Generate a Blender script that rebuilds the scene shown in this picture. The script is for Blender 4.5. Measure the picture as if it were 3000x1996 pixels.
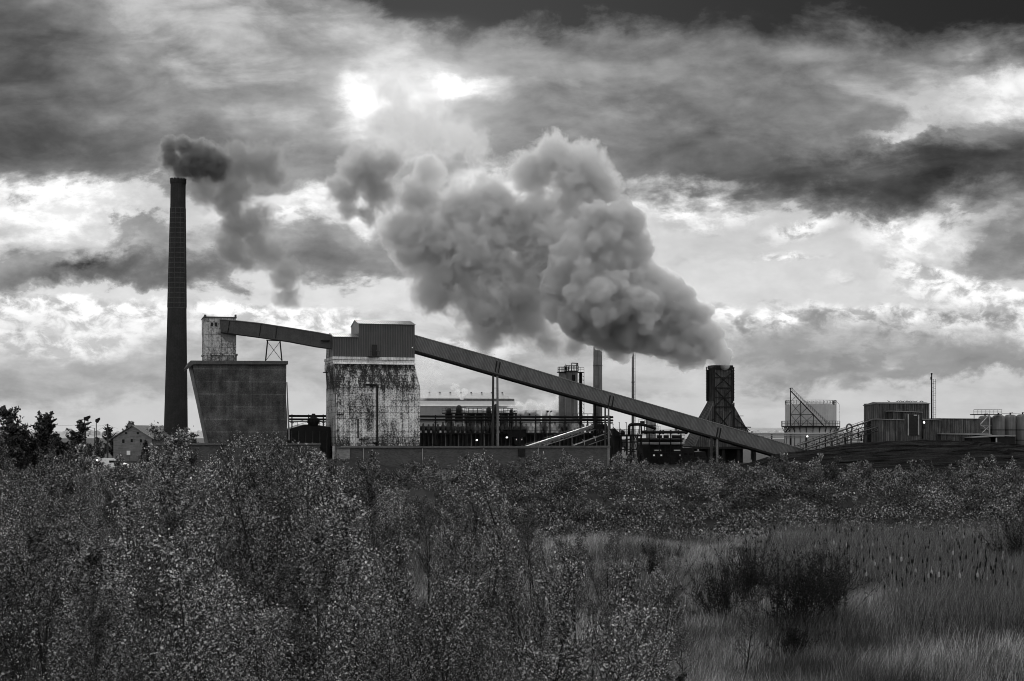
import bpy, math, random
import numpy as np
from mathutils import Vector, noise as mnoise
sc = bpy.context.scene
for _o in list(bpy.data.objects): bpy.data.objects.remove(_o)
COL = sc.collection
FPX = 4167.0; CX = 1500.0; HY = 1275.0; EYE = 7.0     # the photograph is 3000x1996; eye level lies at row 1275
# ------------------------------------------------------------------ camera
cd = bpy.data.cameras.new('camera'); cam = bpy.data.objects.new('camera', cd); COL.objects.link(cam)
cam.location = (0, 0, EYE); cam.rotation_euler = (math.radians(90), 0, 0)
cd.lens = 50.0; cd.sensor_width = 36.0; cd.shift_y = (HY-998)/3000.0
cd.clip_start = 0.5; cd.clip_end = 12000
sc.camera = cam
sc.view_settings.view_transform = 'Standard'; sc.view_settings.look = 'None'
sc.view_settings.exposure = 0.0; sc.view_settings.gamma = 1.0
try:
    sc.cycles.max_bounces = 6; sc.cycles.diffuse_bounces = 2; sc.cycles.glossy_bounces = 2
    sc.cycles.transmission_bounces = 3; sc.cycles.transparent_max_bounces = 16; sc.cycles.volume_bounces = 4
    sc.cycles.volume_step_rate = 1.0; sc.cycles.volume_max_steps = 96
    sc.cycles.use_adaptive_sampling = True; sc.cycles.adaptive_threshold = 0.02; sc.cycles.adaptive_min_samples = 10
    sc.cycles.sample_clamp_indirect = 4.0; sc.cycles.filter_width = 1.0
except Exception: pass
# ------------------------------------------------------------------ node helper
class NT:
    def __init__(s, tree): s.t = tree; s.n = tree.nodes; s.l = tree.links
    def put(s, sock, v):
        if v is None: return
        if hasattr(v, 'is_linked') or isinstance(v, bpy.types.NodeSocket): s.l.new(v, sock)
        else: sock.default_value = v
    def node(s, typ, **kw):
        nd = s.n.new(typ)
        for k, v in kw.items(): setattr(nd, k, v)
        return nd
    def math(s, op, a, b=None, c=None, clamp=False):
        nd = s.n.new('ShaderNodeMath'); nd.operation = op; nd.use_clamp = clamp
        s.put(nd.inputs[0], a); s.put(nd.inputs[1], b); s.put(nd.inputs[2], c)
        return nd.outputs[0]
    def vmath(s, op, a, b=None, scale=None):
        nd = s.n.new('ShaderNodeVectorMath'); nd.operation = op
        s.put(nd.inputs[0], a); s.put(nd.inputs[1], b)
        if scale is not None: s.put(nd.inputs['Scale'], scale)
        return nd.outputs[0]
    def mapr(s, v, a, b, c=0.0, d=1.0, smooth=True):
        nd = s.n.new('ShaderNodeMapRange'); nd.interpolation_type = 'SMOOTHSTEP' if smooth else 'LINEAR'; nd.clamp = True
        s.put(nd.inputs[0], v); s.put(nd.inputs[1], a); s.put(nd.inputs[2], b); s.put(nd.inputs[3], c); s.put(nd.inputs[4], d)
        return nd.outputs[0]
    def noise(s, vec, scale=1.0, detail=4.0, rough=.5, dist=0.0, dim='3D', col=False, lac=2.0):
        nd = s.n.new('ShaderNodeTexNoise'); nd.noise_dimensions = dim
        s.put(nd.inputs['Vector'], vec); nd.inputs['Scale'].default_value = scale; nd.inputs['Detail'].default_value = detail
        nd.inputs['Roughness'].default_value = rough; nd.inputs['Distortion'].default_value = dist; nd.inputs['Lacunarity'].default_value = lac
        return nd.outputs['Color' if col else 'Fac']
    def mapping(s, vec, loc=(0,0,0), rot=(0,0,0), scl=(1,1,1), typ='POINT'):
        nd = s.n.new('ShaderNodeMapping'); nd.vector_type = typ
        s.put(nd.inputs[0], vec); nd.inputs[1].default_value = loc; nd.inputs[2].default_value = rot; nd.inputs[3].default_value = scl
        return nd.outputs[0]
    def ramp(s, v, pts, interp='LINEAR'):
        nd = s.n.new('ShaderNodeValToRGB'); s.put(nd.inputs[0], v); r = nd.color_ramp; r.interpolation = interp
        while len(r.elements) < len(pts): r.elements.new(.5)
        for e, (p, c) in zip(r.elements, pts): e.position = p; e.color = (c, c, c, 1)
        return nd.outputs[0]
    def mix(s, f, a, b):
        nd = s.n.new('ShaderNodeMix'); nd.data_type = 'FLOAT'
        s.put(nd.inputs[0], f); s.put(nd.inputs[2], a); s.put(nd.inputs[3], b); return nd.outputs[0]
# ------------------------------------------------------------------ world: broken overcast, sun behind the cloud
SUN_AZ = math.atan2(1215-CX, FPX); SUN_EL = math.atan((HY-270)/FPX)
wd = bpy.data.worlds.new('World'); sc.world = wd; wd.use_nodes = True
try: wd.cycles.sampling_method = 'MANUAL'; wd.cycles.sample_map_resolution = 256
except Exception: pass
N = NT(wd.node_tree); N.n.clear()
tc = N.node('ShaderNodeTexCoord').outputs['Generated']
sx = N.node('ShaderNodeSeparateXYZ'); N.l.new(tc, sx.inputs[0])
dx, dy, dz = sx.outputs
ysafe = N.math('MAXIMUM', dy, .12)
U = N.math('MULTIPLY_ADD', N.math('DIVIDE', dx, ysafe), 4.167, 1.5)
V = N.math('MULTIPLY_ADD', N.math('DIVIDE', dz, ysafe), -4.167, 1.275)
cb = N.node('ShaderNodeCombineXYZ'); N.l.new(U, cb.inputs[0]); N.l.new(V, cb.inputs[1]); UV = cb.outputs[0]
sUV = N.mapping(UV, scl=(1, 1.7, 1))
nA = N.noise(sUV, 3.2, 9, .58, .25, col=True)
nB = N.noise(N.mapping(UV, loc=(3.3, 7.1, 0), scl=(1, 1.25, 1)), 9.0, 8, .62, .2, col=True)
def warp(a, b):
    w1 = N.vmath('SCALE', N.vmath('SUBTRACT', nA, (.5, .5, .5)), scale=a)
    w2 = N.vmath('SCALE', N.vmath('SUBTRACT', nB, (.5, .5, .5)), scale=b)
    return N.vmath('ADD', N.vmath('ADD', UV, w1), w2)
W = warp(.34, .10)
def gblob(vec, cx, cy, rx, ry, rot=0):
    m = N.mapping(vec, loc=(cx/1000, cy/1000, 0), rot=(0, 0, math.radians(rot)), scl=(rx/1000, ry/1000, 1000.0), typ='TEXTURE')
    g = N.node('ShaderNodeTexGradient', gradient_type='SPHERICAL'); N.l.new(m, g.inputs[0]); return g.outputs['Fac']
#SKYBLOBS
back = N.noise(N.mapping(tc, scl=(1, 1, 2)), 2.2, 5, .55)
BL = [  # cx, cy, rx, ry, rot, thickness
 (2300,-120,1900,330,0,2.3),(1500,-60,720,190,0,1.2),(3000,0,600,210,0,.8),(1150,-10,420,90,4,.7),
 (1500,180,2600,560,0,.52),(-60,180,520,520,0,1.0),(250,280,560,230,12,.35),(100,480,520,160,0,.3),(600,470,500,120,0,.2),
 (1850,300,900,230,0,.22),(2250,380,700,260,8,.38),(2200,500,800,150,0,.45),(2750,180,420,140,0,.2),(1500,430,500,180,0,.25),(1950,540,420,80,0,.25),
 (3000,480,560,200,-12,1.1),(2600,530,560,140,-4,.8),
 (60,790,420,120,0,.7),(380,810,560,85,0,.6),(430,690,190,90,0,.45),(700,810,700,95,0,.55),(1050,740,460,140,0,.6),(1150,660,260,100,0,.2),(1300,800,500,120,0,.4),
 (2950,740,260,120,0,.8),(3080,700,170,200,0,.4),(2050,640,160,50,0,.3),(1700,900,500,300,0,.2),
 (350,470,1000,170,0,.55),(1300,470,500,200,0,.2),(550,730,800,150,0,.30),(300,1090,900,130,0,.22),(1300,1060,900,200,0,.22),(2300,1130,1200,80,0,.12),(1000,380,200,120,0,.3),(2150,500,500,160,0,.25),
 (160,1010,420,80,0,.16),(760,1010,400,55,0,.14),
 (2560,1010,1000,110,0,.36),(2650,1085,800,60,0,.34),(2250,990,300,80,0,.2),(3000,1060,500,90,0,.2),(300,1120,900,60,0,.10),(1500,1140,900,60,0,.10),
]
HOLES = [(1065,285,120,110,0,.2),(1310,265,140,80,0,.2),(1180,230,400,180,0,.15),(2960,250,210,90,-18,.30),(2660,385,280,45,-24,.25),(700,120,360,120,16,.18),(560,10,260,80,0,.1),
 (200,610,480,65,0,.75),(1800,345,260,50,0,.22),(1700,230,700,50,0,.1),(800,640,420,95,0,.5),(1150,420,600,110,0,.2),(2330,640,900,70,0,.25),(200,870,900,45,0,.25),(1000,850,500,50,0,.4)]
T = None
for b in BL:
    g = N.math('MULTIPLY', N.mapr(gblob(W, *b[:5]), 0, .8), b[5]); T = g if T is None else N.math('ADD', T, g)
for b in HOLES:
    g = N.math('MULTIPLY', N.mapr(gblob(W, *b[:5]), 0, .8), -b[5]); T = N.math('ADD', T, g)
# billowing texture of the overcast
nC = N.noise(N.mapping(UV, loc=(9.1, 2.2, 0), rot=(0, 0, .16), scl=(1, 2.9, 1)), 2.9, 10, .58, .5)
T = N.math('ADD', T, N.math('MULTIPLY', N.math('SUBTRACT', nC, .5), N.mapr(V, 1.0, .3, .5, 1.5)))
nE = N.noise(N.mapping(UV, loc=(4.1, 8.2, 0), scl=(1, 1.7, 1)), 9.0, 9, .6, .2)
T = N.math('ADD', T, N.math('MULTIPLY', N.math('SUBTRACT', nE, .48), N.math('MULTIPLY', N.mapr(V, .35, .6, .34, .66), N.mapr(V, .95, 1.1, 1, .35))))
# cumulus banks: crisp tops, soft feet
W2 = warp(.13, .085)
s2 = N.node('ShaderNodeSeparateXYZ'); N.l.new(W2, s2.inputs[0]); u2, v2, _z = s2.outputs
def bank(x0, x1, ytop, foot, amp, slope=0.0):
    e = N.math('SUBTRACT', v2, N.math('MULTIPLY_ADD', u2, slope, ytop/1000 - slope*(x0+x1)/2000))
    a = N.mapr(e, -.006, .022); b = N.mapr(e, .02, foot/1000, 1, 0)
    m = N.math('MULTIPLY', N.mapr(u2, x0/1000-.06, x0/1000+.10), N.mapr(u2, x1/1000-.10, x1/1000+.06, 1, 0))
    g = N.math('MULTIPLY', N.math('MULTIPLY', a, b), N.math('MULTIPLY', m, amp)); return g, e, m
WH = None
for (x0, x1, yt, ft, amp, sl) in [(-200,520,868,160,.9,.05),(540,1130,890,130,1.0,.06),(1240,1560,985,120,.9,0),(2020,3150,905,120,1.0,.015),(-200,420,960,110,.7,0),
                                  (100,420,720,110,.9,-.25),(2560,2720,640,100,1.0,.3),(2600,3100,800,210,1.0,.35),(2250,2450,640,80,1.0,-.3),(1900,2230,560,140,.8,0),(900,1400,560,110,.5,0),(2230,2400,745,30,.9,0),(2420,2500,800,60,.8,0),(600,950,600,100,.7,0)]:
    g, e, m = bank(x0, x1, yt, ft, amp, sl)
    WH = g if WH is None else N.math('MAXIMUM', WH, g)
nD = N.noise(N.mapping(UV, loc=(1.1, 5.2, 0), scl=(1, 1.5, 1)), 13.0, 7, .6, .3)
WH = N.math('MULTIPLY', WH, N.mapr(nD, .38, .6, -.5, 1.0))
T = N.math('ADD', T, N.math('MULTIPLY', N.math('SUBTRACT', N.noise(N.mapping(UV, loc=(7.7, 1.2, 0), scl=(1, 3.2, 1)), 2.4, 8, .58, .4), .40), N.mapr(V, .80, 1.02, 0, .75)))
Tn = N.math('MULTIPLY', T, .4, clamp=True)       # 0..2.5 -> 0..1
lum = N.ramp(Tn, [(0, .66), (.05, .64), (.10, .55), (.16, .42), (.22, .31), (.29, .285), (.38, .22), (.50, .15), (.64, .075), (.85, .014), (1, .008)])
up = N.vmath('ADD', UV, (.012, -.028, 0))
nE2 = N.noise(N.mapping(up, loc=(4.1, 8.2, 0), scl=(1, 1.7, 1)), 9.0, 9, .6, .2)
nF = N.noise(N.mapping(UV, loc=(2.1, 3.2, 0), scl=(1, 2.0, 1)), 4.2, 7, .55, .2); nF2 = N.noise(N.mapping(N.vmath('ADD', UV, (.02, -.05, 0)), loc=(2.1, 3.2, 0), scl=(1, 2.0, 1)), 4.2, 7, .55, .2)
rel = N.math('ADD', N.math('MULTIPLY', N.math('SUBTRACT', nE, nE2), .95), N.math('MULTIPLY', N.math('SUBTRACT', nF, nF2), 1.6))
rel = N.math('MULTIPLY', rel, N.math('MULTIPLY', N.mapr(V, 1.02, .85, .35, .85), N.mapr(T, .0, .45, .3, 1.0)))
lum = N.math('MULTIPLY', lum, N.math('MINIMUM', N.math('MAXIMUM', N.math('ADD', rel, 1.06), .55), 1.75))
# clear air: a little brighter towards the horizon haze
hz = N.mapr(V, .5, .95, .78, 1.02)
lum = N.math('MULTIPLY', lum, hz)
lum = N.math('MULTIPLY', lum, N.mapr(V, 1.0, 1.15, 1.0, .86))
lum = N.math('ADD', lum, N.math('MULTIPLY', WH, N.math('SUBTRACT', .46, N.math('MULTIPLY', Tn, 1.0))))
glow = N.math('ADD', N.mapr(gblob(W, 1070, 285, 120, 135), 0, 1.1, 0, .5), N.mapr(gblob(W, 1310, 268, 190, 100), 0, 1.1, 0, .55))
glow = N.math('ADD', glow, N.mapr(gblob(UV, 1200, 285, 480, 280), 0, 1, 0, .32))
for g_ in [(180,600,420,90,.55),(950,605,330,70,.45),(2000,590,330,60,.4),(2960,265,250,120,.42),(2640,390,200,30,.25),(2700,660,230,70,.35),(1500,540,250,90,.6),(60,780,30,20,.0)]:
    glow = N.math('ADD', glow, N.math('MULTIPLY', N.mapr(gblob(W, *g_[:4]), 0, .9, 0, g_[4]), N.mapr(nE, .38, .6, .45, 1)))
lum = N.math('MAXIMUM', N.math('ADD', lum, glow), .01)
#END
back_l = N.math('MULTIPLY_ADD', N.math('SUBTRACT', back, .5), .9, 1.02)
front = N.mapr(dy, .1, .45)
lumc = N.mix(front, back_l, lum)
sky = N.node('ShaderNodeTexSky', sky_type='NISHITA'); sky.sun_disc = False; sky.sun_elevation = SUN_EL; sky.sun_rotation = SUN_AZ
sky.altitude = 30; sky.air_density = 1.5; sky.dust_density = 4
bw = N.node('ShaderNodeRGBToBW'); N.l.new(sky.outputs[0], bw.inputs[0])
# the physical sky shows through the thinnest cover only
skl = N.math('MULTIPLY', bw.outputs[0], .06)
cover = .982
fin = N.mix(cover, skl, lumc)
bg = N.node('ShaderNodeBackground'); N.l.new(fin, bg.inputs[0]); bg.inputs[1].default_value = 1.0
N.l.new(bg.outputs[0], N.node('ShaderNodeOutputWorld').inputs[0])
# ------------------------------------------------------------------ sun, veiled by thin cloud
sd = bpy.data.lights.new('sun', 'SUN'); sun = bpy.data.objects.new('sun', sd); COL.objects.link(sun)
sd.energy = 1.5; sd.angle = math.radians(10); sd.color = (1, .995, .985)
sun.rotation_euler = Vector((math.sin(SUN_AZ)*math.cos(SUN_EL), math.cos(SUN_AZ)*math.cos(SUN_EL), math.sin(SUN_EL))).to_track_quat('Z', 'Y').to_euler()
# ------------------------------------------------------------------ mesh and object helpers
rnd = random.Random(7)
class Fr:
    """a building plane: distance d0 on the camera axis, receding to the right by k"""
    def __init__(s, d0, k=.287): s.d = d0; s.k = k; s.s = math.sqrt(1+k*k)
    def P(s, px, py, off=0):
        a = (px-CX)/FPX; t = (s.d+off*s.s)/(1-s.k*a); return Vector((a*t, t, EYE-(py-HY)/FPX*t))
    def u(s, px, off=0):
        p = s.P(px, HY, off); return (p.x+(p.y-s.d)*s.k)/s.s
    def z(s, px, py, off=0): return s.P(px, py, off).z
    def W(s, u, w, z): return Vector(((u-w*s.k)/s.s, s.d+(u*s.k+w)/s.s, z))
    def N(s): return Vector((-s.k/s.s, 1/s.s, 0))
    def U(s): return Vector((1/s.s, s.k/s.s, 0))
def seen(px, py, d):
    a = (px-CX)/FPX; return Vector((a*d, d, EYE-(py-HY)/FPX*d))
class B:
    def __init__(s): s.v = []; s.f = []
    def add(s, vs, fs):
        o = len(s.v); s.v += [tuple(v) for v in vs]; s.f += [tuple(i+o for i in f) for f in fs]; return s
    def prism(s, pts, vec):
        n = len(pts); q = [Vector(p)+Vector(vec) for p in pts]
        return s.add([Vector(p) for p in pts]+q, [tuple(range(n)), tuple(range(2*n-1, n-1, -1))]+[(i, i+n, (i+1) % n+n, (i+1) % n) for i in range(n)])
    def box(s, fr, u0, u1, w0, w1, z0, z1):
        return s.prism([fr.W(u0, w0, z0), fr.W(u1, w0, z0), fr.W(u1, w0, z1), fr.W(u0, w0, z1)], fr.N()*(w1-w0))
    def pbox(s, fr, x0, x1, yt, yb, off, dep):
        m = (x0+x1)/2
        return s.box(fr, fr.u(x0, off), fr.u(x1, off), off, off+dep, fr.z(m, yb, off) if yb < 1800 else 0.0, fr.z(m, yt, off))
    def poly(s, fr, pts, off, dep): return s.prism([fr.P(x, y, off) for x, y in pts], fr.N()*dep)
    def loft(s, fr, secs, cap=True):
        vs = []
        for (z, u0, u1, w0, w1) in secs: vs += [fr.W(u0, w0, z), fr.W(u1, w0, z), fr.W(u1, w1, z), fr.W(u0, w1, z)]
        fs = [(4*i+j, 4*i+(j+1) % 4, 4*i+4+(j+1) % 4, 4*i+4+j) for i in range(len(secs)-1) for j in range(4)]
        if cap: fs += [(3, 2, 1, 0), tuple(4*len(secs)-4+j for j in range(4))]
        return s.add(vs, fs)
    def bar(s, p, q, r, n=4, r2=None):
        p = Vector(p); q = Vector(q); d = q-p
        if d.length < 1e-6: return s
        d.normalize(); a = d.cross(Vector((0, 0, 1)) if abs(d.z) < .9 else Vector((0, 1, 0))).normalized(); b = d.cross(a)
        r2 = r if r2 is None else r2; vs = []
        for c, rr in ((p, r), (q, r2)):
            for i in range(n):
                t = 2*math.pi*(i+.5)/n; vs.append(c+a*(rr*math.cos(t))+b*(rr*math.sin(t)))
        return s.add(vs, [tuple(range(n-1, -1, -1)), tuple(range(n, 2*n))]+[(i, (i+1) % n, (i+1) % n+n, i+n) for i in range(n)])
    def path(s, pts, r, n=8):
        for i in range(len(pts)-1):
            s.bar(pts[i], pts[i+1], r, n)
        return s
    def lathe(s, c, prof, n=24, cap=True):
        """prof: list of (z, r, dx) rings round c"""
        vs = []
        for pr in prof:
            z, r = pr[0], pr[1]; ddx = pr[2] if len(pr) > 2 else 0
            for i in range(n):
                t = 2*math.pi*i/n; vs.append((c[0]+ddx+r*math.cos(t), c[1]+r*math.sin(t), z))
        m = len(prof); fs = [(k*n+i, k*n+(i+1) % n, (k+1)*n+(i+1) % n, (k+1)*n+i) for k in range(m-1) for i in range(n)]
        if cap: fs += [tuple(range(n-1, -1, -1)), tuple((m-1)*n+i for i in range(n))]
        return s.add(vs, fs)
    def rail(s, pts, h=1.1, r=.035, posts=2.0, mid=True):
        """handrail along a list of deck points"""
        for i in range(len(pts)-1):
            p, q = Vector(pts[i]), Vector(pts[i+1]); L = (q-p).length; up = Vector((0, 0, h))
            s.bar(p+up, q+up, r)
            if mid: s.bar(p+up*.5, q+up*.5, r*.8)
            k = max(1, round(L/posts))
            for j in range(k+1): a = p.lerp(q, j/k); s.bar(a, a+up, r)
        return s
    def ladder(s, p, q, w=.4, side=Vector((1, 0, 0)), step=.4, r=.03):
        p, q = Vector(p), Vector(q); n = max(2, int((q-p).length/step))
        s.bar(p-side*w/2, q-side*w/2, r); s.bar(p+side*w/2, q+side*w/2, r)
        for i in range(n+1): a = p.lerp(q, i/n); s.bar(a-side*w/2, a+side*w/2, r*.7)
        return s
    def truss(s, a0, a1, b0, b1, n, r, rd=None):
        """two chords a0-a1 and b0-b1 with zig-zag lacing"""
        a0, a1, b0, b1 = map(Vector, (a0, a1, b0, b1)); rd = rd or r*.6
        s.bar(a0, a1, r); s.bar(b0, b1, r)
        for i in range(n):
            s.bar(a0.lerp(a1, i/n), b0.lerp(b1, (i+.5)/n), rd); s.bar(b0.lerp(b1, (i+.5)/n), a0.lerp(a1, (i+1)/n), rd)
        return s
def link(name, b, m, parent=None, loc=None, smooth=False):
    me = bpy.data.meshes.new(name)
    org = Vector(parent.location) if parent is not None and parent.parent is None else None
    if parent is not None and parent.parent is not None: org = Vector(parent['_o'])
    if org is None:
        if loc is not None: org = Vector(loc)
        else:
            xs = [v[0] for v in b.v]; ys = [v[1] for v in b.v]; zs = [v[2] for v in b.v]
            org = Vector(((min(xs)+max(xs))/2, (min(ys)+max(ys))/2, min(zs)))
    me.from_pydata([(v[0]-org.x, v[1]-org.y, v[2]-org.z) for v in b.v], [], b.f)
    me.materials.append(m)
    if smooth: me.polygons.foreach_set('use_smooth', [True]*len(me.polygons))
    me.update(); o = bpy.data.objects.new(name, me); COL.objects.link(o)
    if parent is not None: o.parent = parent
    else: o.location = org
    return o
def part(name, b, m, parent, label=None, smooth=False):
    """parts live in their thing's own space; a sub-part's parent is a part whose origin is the thing's origin"""
    root = parent
    while root.parent is not None: root = root.parent
    me = bpy.data.meshes.new(name); org = Vector(root.location)
    me.from_pydata([(v[0]-org.x, v[1]-org.y, v[2]-org.z) for v in b.v], [], b.f); me.materials.append(m)
    if smooth: me.polygons.foreach_set('use_smooth', [True]*len(me.polygons))
    me.update(); o = bpy.data.objects.new(name, me); COL.objects.link(o); o.parent = parent
    if label: o['label'] = label
    return o
def thing(name, label, cat, loc, group=None):
    o = bpy.data.objects.new(name, None); COL.objects.link(o); o.location = loc; o.empty_display_size = .5
    o['label'] = label; o['category'] = cat
    if group: o['group'] = group
    return o
def tag(o, label, cat, group=None, kind=None):
    if label: o['label'] = label
    if cat: o['category'] = cat
    if group: o['group'] = group
    if kind: o['kind'] = kind
    return o
def dup(root, loc, rz=0, scl=1.0, label=None):
    r = root.copy(); COL.objects.link(r); r.location = loc; r.rotation_euler = (0, 0, rz); r.scale = (scl, scl, scl) if not hasattr(scl, '__len__') else scl
    if label: r['label'] = label
    for ch in list(root.children):
        c = ch.copy(); COL.objects.link(c); c.parent = r
        for g in list(ch.children):
            d = g.copy(); COL.objects.link(d); d.parent = c
    return r
# ------------------------------------------------------------------ materials (the place is photographed in black and white)
ANG = math.atan(.287)
def new_mat(name):
    m = bpy.data.materials.new(name); m.use_nodes = True; nt = NT(m.node_tree); nt.n.clear()
    bs = nt.node('ShaderNodeBsdfPrincipled'); out = nt.node('ShaderNodeOutputMaterial'); nt.l.new(bs.outputs[0], out.inputs[0])
    bs.inputs['Specular IOR Level'].default_value = .14
    return m, nt, bs, out
def bump(nt, bs, h, strength=.4, dist=.05):
    b = nt.node('ShaderNodeBump'); b.inputs['Strength'].default_value = strength; b.inputs['Distance'].default_value = dist
    nt.put(b.inputs['Height'], h); nt.l.new(b.outputs[0], bs.inputs['Normal'])
def rough_mat(name, base, var=.35, scale=1.2, rough=.85, streak=0.0, metal=0.0, bmp=.2):
    m, nt, bs, out = new_mat(name); tcn = nt.node('ShaderNodeTexCoord').outputs['Object']
    n1 = nt.noise(tcn, scale, 6, .62)
    f = nt.math('MULTIPLY_ADD', nt.math('SUBTRACT', n1, .5), 3.6*var, 1.0)
    n3 = nt.noise(tcn, scale*7, 4, .6); f = nt.math('MULTIPLY', f, nt.math('MULTIPLY_ADD', nt.math('SUBTRACT', n3, .5), var*3, 1.0))
    if streak:
        n2 = nt.noise(nt.mapping(tcn, scl=(2.2, 2.2, .12)), 1.6, 5, .6)
        f = nt.math('MULTIPLY', f, nt.math('MULTIPLY_ADD', nt.math('SUBTRACT', n2, .5), 4*streak, 1.0))
    col = nt.math('MAXIMUM', nt.math('MULTIPLY', f, base), .004)
    nt.l.new(col, bs.inputs['Base Color']); bs.inputs['Roughness'].default_value = rough; bs.inputs['Metallic'].default_value = metal
    if bmp: bump(nt, bs, n3, bmp, .05)
    return m
def corr_mat(name, base, pitch=.3, var=.25, streak=.35, rough=.6, contrast=.35, ang=ANG, tilt=0.0, axis=0, deg=0.0):
    """profiled steel sheet: ribs across the wall, run-off streaks, sheet to sheet differences"""
    m, nt, bs, out = new_mat(name); tcn = nt.node('ShaderNodeTexCoord').outputs['Object']
    loc = nt.mapping(tcn, rot=(0, 0, -ang))
    sp = nt.node('ShaderNodeSeparateXYZ'); nt.l.new(loc, sp.inputs[0]); u = sp.outputs[axis]
    if tilt: u = nt.math('ADD', u, nt.math('MULTIPLY', sp.outputs[2], tilt))
    w = nt.math('SINE', nt.math('MULTIPLY', u, 2*math.pi/pitch))
    n1 = nt.noise(tcn, .5, 6, .6); n2 = nt.noise(nt.mapping(loc, scl=(2.5, 2.5, .1)), 1.3, 6, .65)
    sheet = nt.node('ShaderNodeTexWhiteNoise', noise_dimensions='2D')
    cc = nt.node('ShaderNodeCombineXYZ'); nt.l.new(nt.math('FLOOR', nt.math('DIVIDE', u, 1.0)), cc.inputs[0]); nt.l.new(nt.math('FLOOR', nt.math('DIVIDE', sp.outputs[2], 2.6)), cc.inputs[1])
    nt.l.new(cc.outputs[0], sheet.inputs[0])
    f = nt.math('MULTIPLY_ADD', w, contrast, 1.0)
    f = nt.math('MULTIPLY', f, nt.math('MULTIPLY_ADD', nt.math('SUBTRACT', n1, .5), 3*var, 1.0))
    f = nt.math('MULTIPLY', f, nt.math('MULTIPLY_ADD', nt.math('SUBTRACT', n2, .5), 4*streak, 1.0))
    f = nt.math('MULTIPLY', f, nt.math('MULTIPLY_ADD', nt.math('SUBTRACT', sheet.outputs[0], .5), var, 1.0))
    nt.l.new(nt.math('MAXIMUM', nt.math('MULTIPLY', f, base), .004), bs.inputs['Base Color'])
    bs.inputs['Roughness'].default_value = rough
    bump(nt, bs, w, .6, .04)
    return m
def brick_mat(name, base, mortar, var=.3):
    m, nt, bs, out = new_mat(name); tcn = nt.node('ShaderNodeTexCoord').outputs['Object']
    loc = nt.mapping(tcn, rot=(0, 0, -ANG)); sp = nt.node('ShaderNodeSeparateXYZ'); nt.l.new(loc, sp.inputs[0])
    cc = nt.node('ShaderNodeCombineXYZ'); nt.l.new(nt.math('ADD', sp.outputs[0], sp.outputs[1]), cc.inputs[0]); nt.l.new(sp.outputs[2], cc.inputs[1])
    br = nt.node('ShaderNodeTexBrick'); nt.l.new(cc.outputs[0], br.inputs['Vector'])
    br.inputs['Scale'].default_value = 1; br.inputs['Brick Width'].default_value = .46; br.inputs['Row Height'].default_value = .15; br.inputs['Mortar Size'].default_value = .012
    br.inputs['Color1'].default_value = (base*.75,)*3+(1,); br.inputs['Color2'].default_value = (base*1.3,)*3+(1,); br.inputs['Mortar'].default_value = (mortar,)*3+(1,)
    b2 = nt.node('ShaderNodeRGBToBW'); nt.l.new(br.outputs[0], b2.inputs[0])
    n1 = nt.noise(tcn, .7, 6, .62); f = nt.math('MULTIPLY', b2.outputs[0], nt.math('MULTIPLY_ADD', nt.math('SUBTRACT', n1, .5), 2*var, 1.0))
    nt.l.new(f, bs.inputs['Base Color']); bs.inputs['Roughness'].default_value = .9; bump(nt, bs, br.outputs['Fac'], -.4, .02)
    return m
def stained_mat(name, white=.62, black=.03, amount=.5, soot=0.0):
    """old white render: board panels, soot streaks and flaking"""
    m, nt, bs, out = new_mat(name); tcn = nt.node('ShaderNodeTexCoord').outputs['Object']
    loc = nt.mapping(tcn, rot=(0, 0, -ANG)); sp = nt.node('ShaderNodeSeparateXYZ'); nt.l.new(loc, sp.inputs[0])
    big = nt.noise(loc, .16, 5, .6, .6); st = nt.noise(nt.mapping(loc, scl=(1.1, 1.1, .13)), 1.1, 7, .68)
    fine = nt.noise(nt.mapping(loc, scl=(1, 1, .8)), 3.4, 9, .78)
    cc = nt.node('ShaderNodeCombineXYZ'); nt.l.new(nt.math('ADD', sp.outputs[0], sp.outputs[1]), cc.inputs[0]); nt.l.new(sp.outputs[2], cc.inputs[1])
    br = nt.node('ShaderNodeTexBrick'); nt.l.new(cc.outputs[0], br.inputs['Vector']); br.offset = 0
    br.inputs['Brick Width'].default_value = 1.25; br.inputs['Row Height'].default_value = 1.3; br.inputs['Mortar Size'].default_value = .05; br.inputs['Scale'].default_value = 1; br.inputs['Mortar Smooth'].default_value = .6
    br.inputs['Color1'].default_value = (.3,)*3+(1,); br.inputs['Color2'].default_value = (.7,)*3+(1,)
    b2 = nt.node('ShaderNodeRGBToBW'); nt.l.new(br.outputs[0], b2.inputs[0])
    s = nt.math('ADD', nt.math('MULTIPLY', big, .75), nt.math('MULTIPLY', st, .9)); s = nt.math('ADD', s, nt.math('MULTIPLY', fine, 1.6))
    s = nt.math('ADD', s, nt.math('MULTIPLY', nt.math('SUBTRACT', b2.outputs[0], .5), .22))
    s = nt.math('ADD', s, nt.math('MULTIPLY', br.outputs['Fac'], .34))
    # the upper slope carries more soot
    slope = nt.math('MULTIPLY', nt.mapr(sp.outputs[2], 15.6, 17.2), nt.mapr(sp.outputs[2], 21.2, 22.0, 1, 0)); s = nt.math('ADD', s, nt.math('MULTIPLY', slope, nt.math('MULTIPLY', st, soot)))
    foot = nt.mapr(sp.outputs[2], 7.5, 5.0); s = nt.math('ADD', s, nt.math('MULTIPLY', foot, nt.math('MULTIPLY', big, soot*.6)))
    lo = 1.62-amount*.3
    d = nt.mapr(s, lo-.12, lo+.42, 0, 1)
    pat = nt.noise(loc, 5, 5, .6); w = nt.math('MULTIPLY_ADD', nt.math('SUBTRACT', pat, .5), .35, white)
    nt.l.new(nt.mix(d, w, black), bs.inputs['Base Color']); bs.inputs['Roughness'].default_value = .9; bump(nt, bs, fine, .25, .05)
    return m
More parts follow.
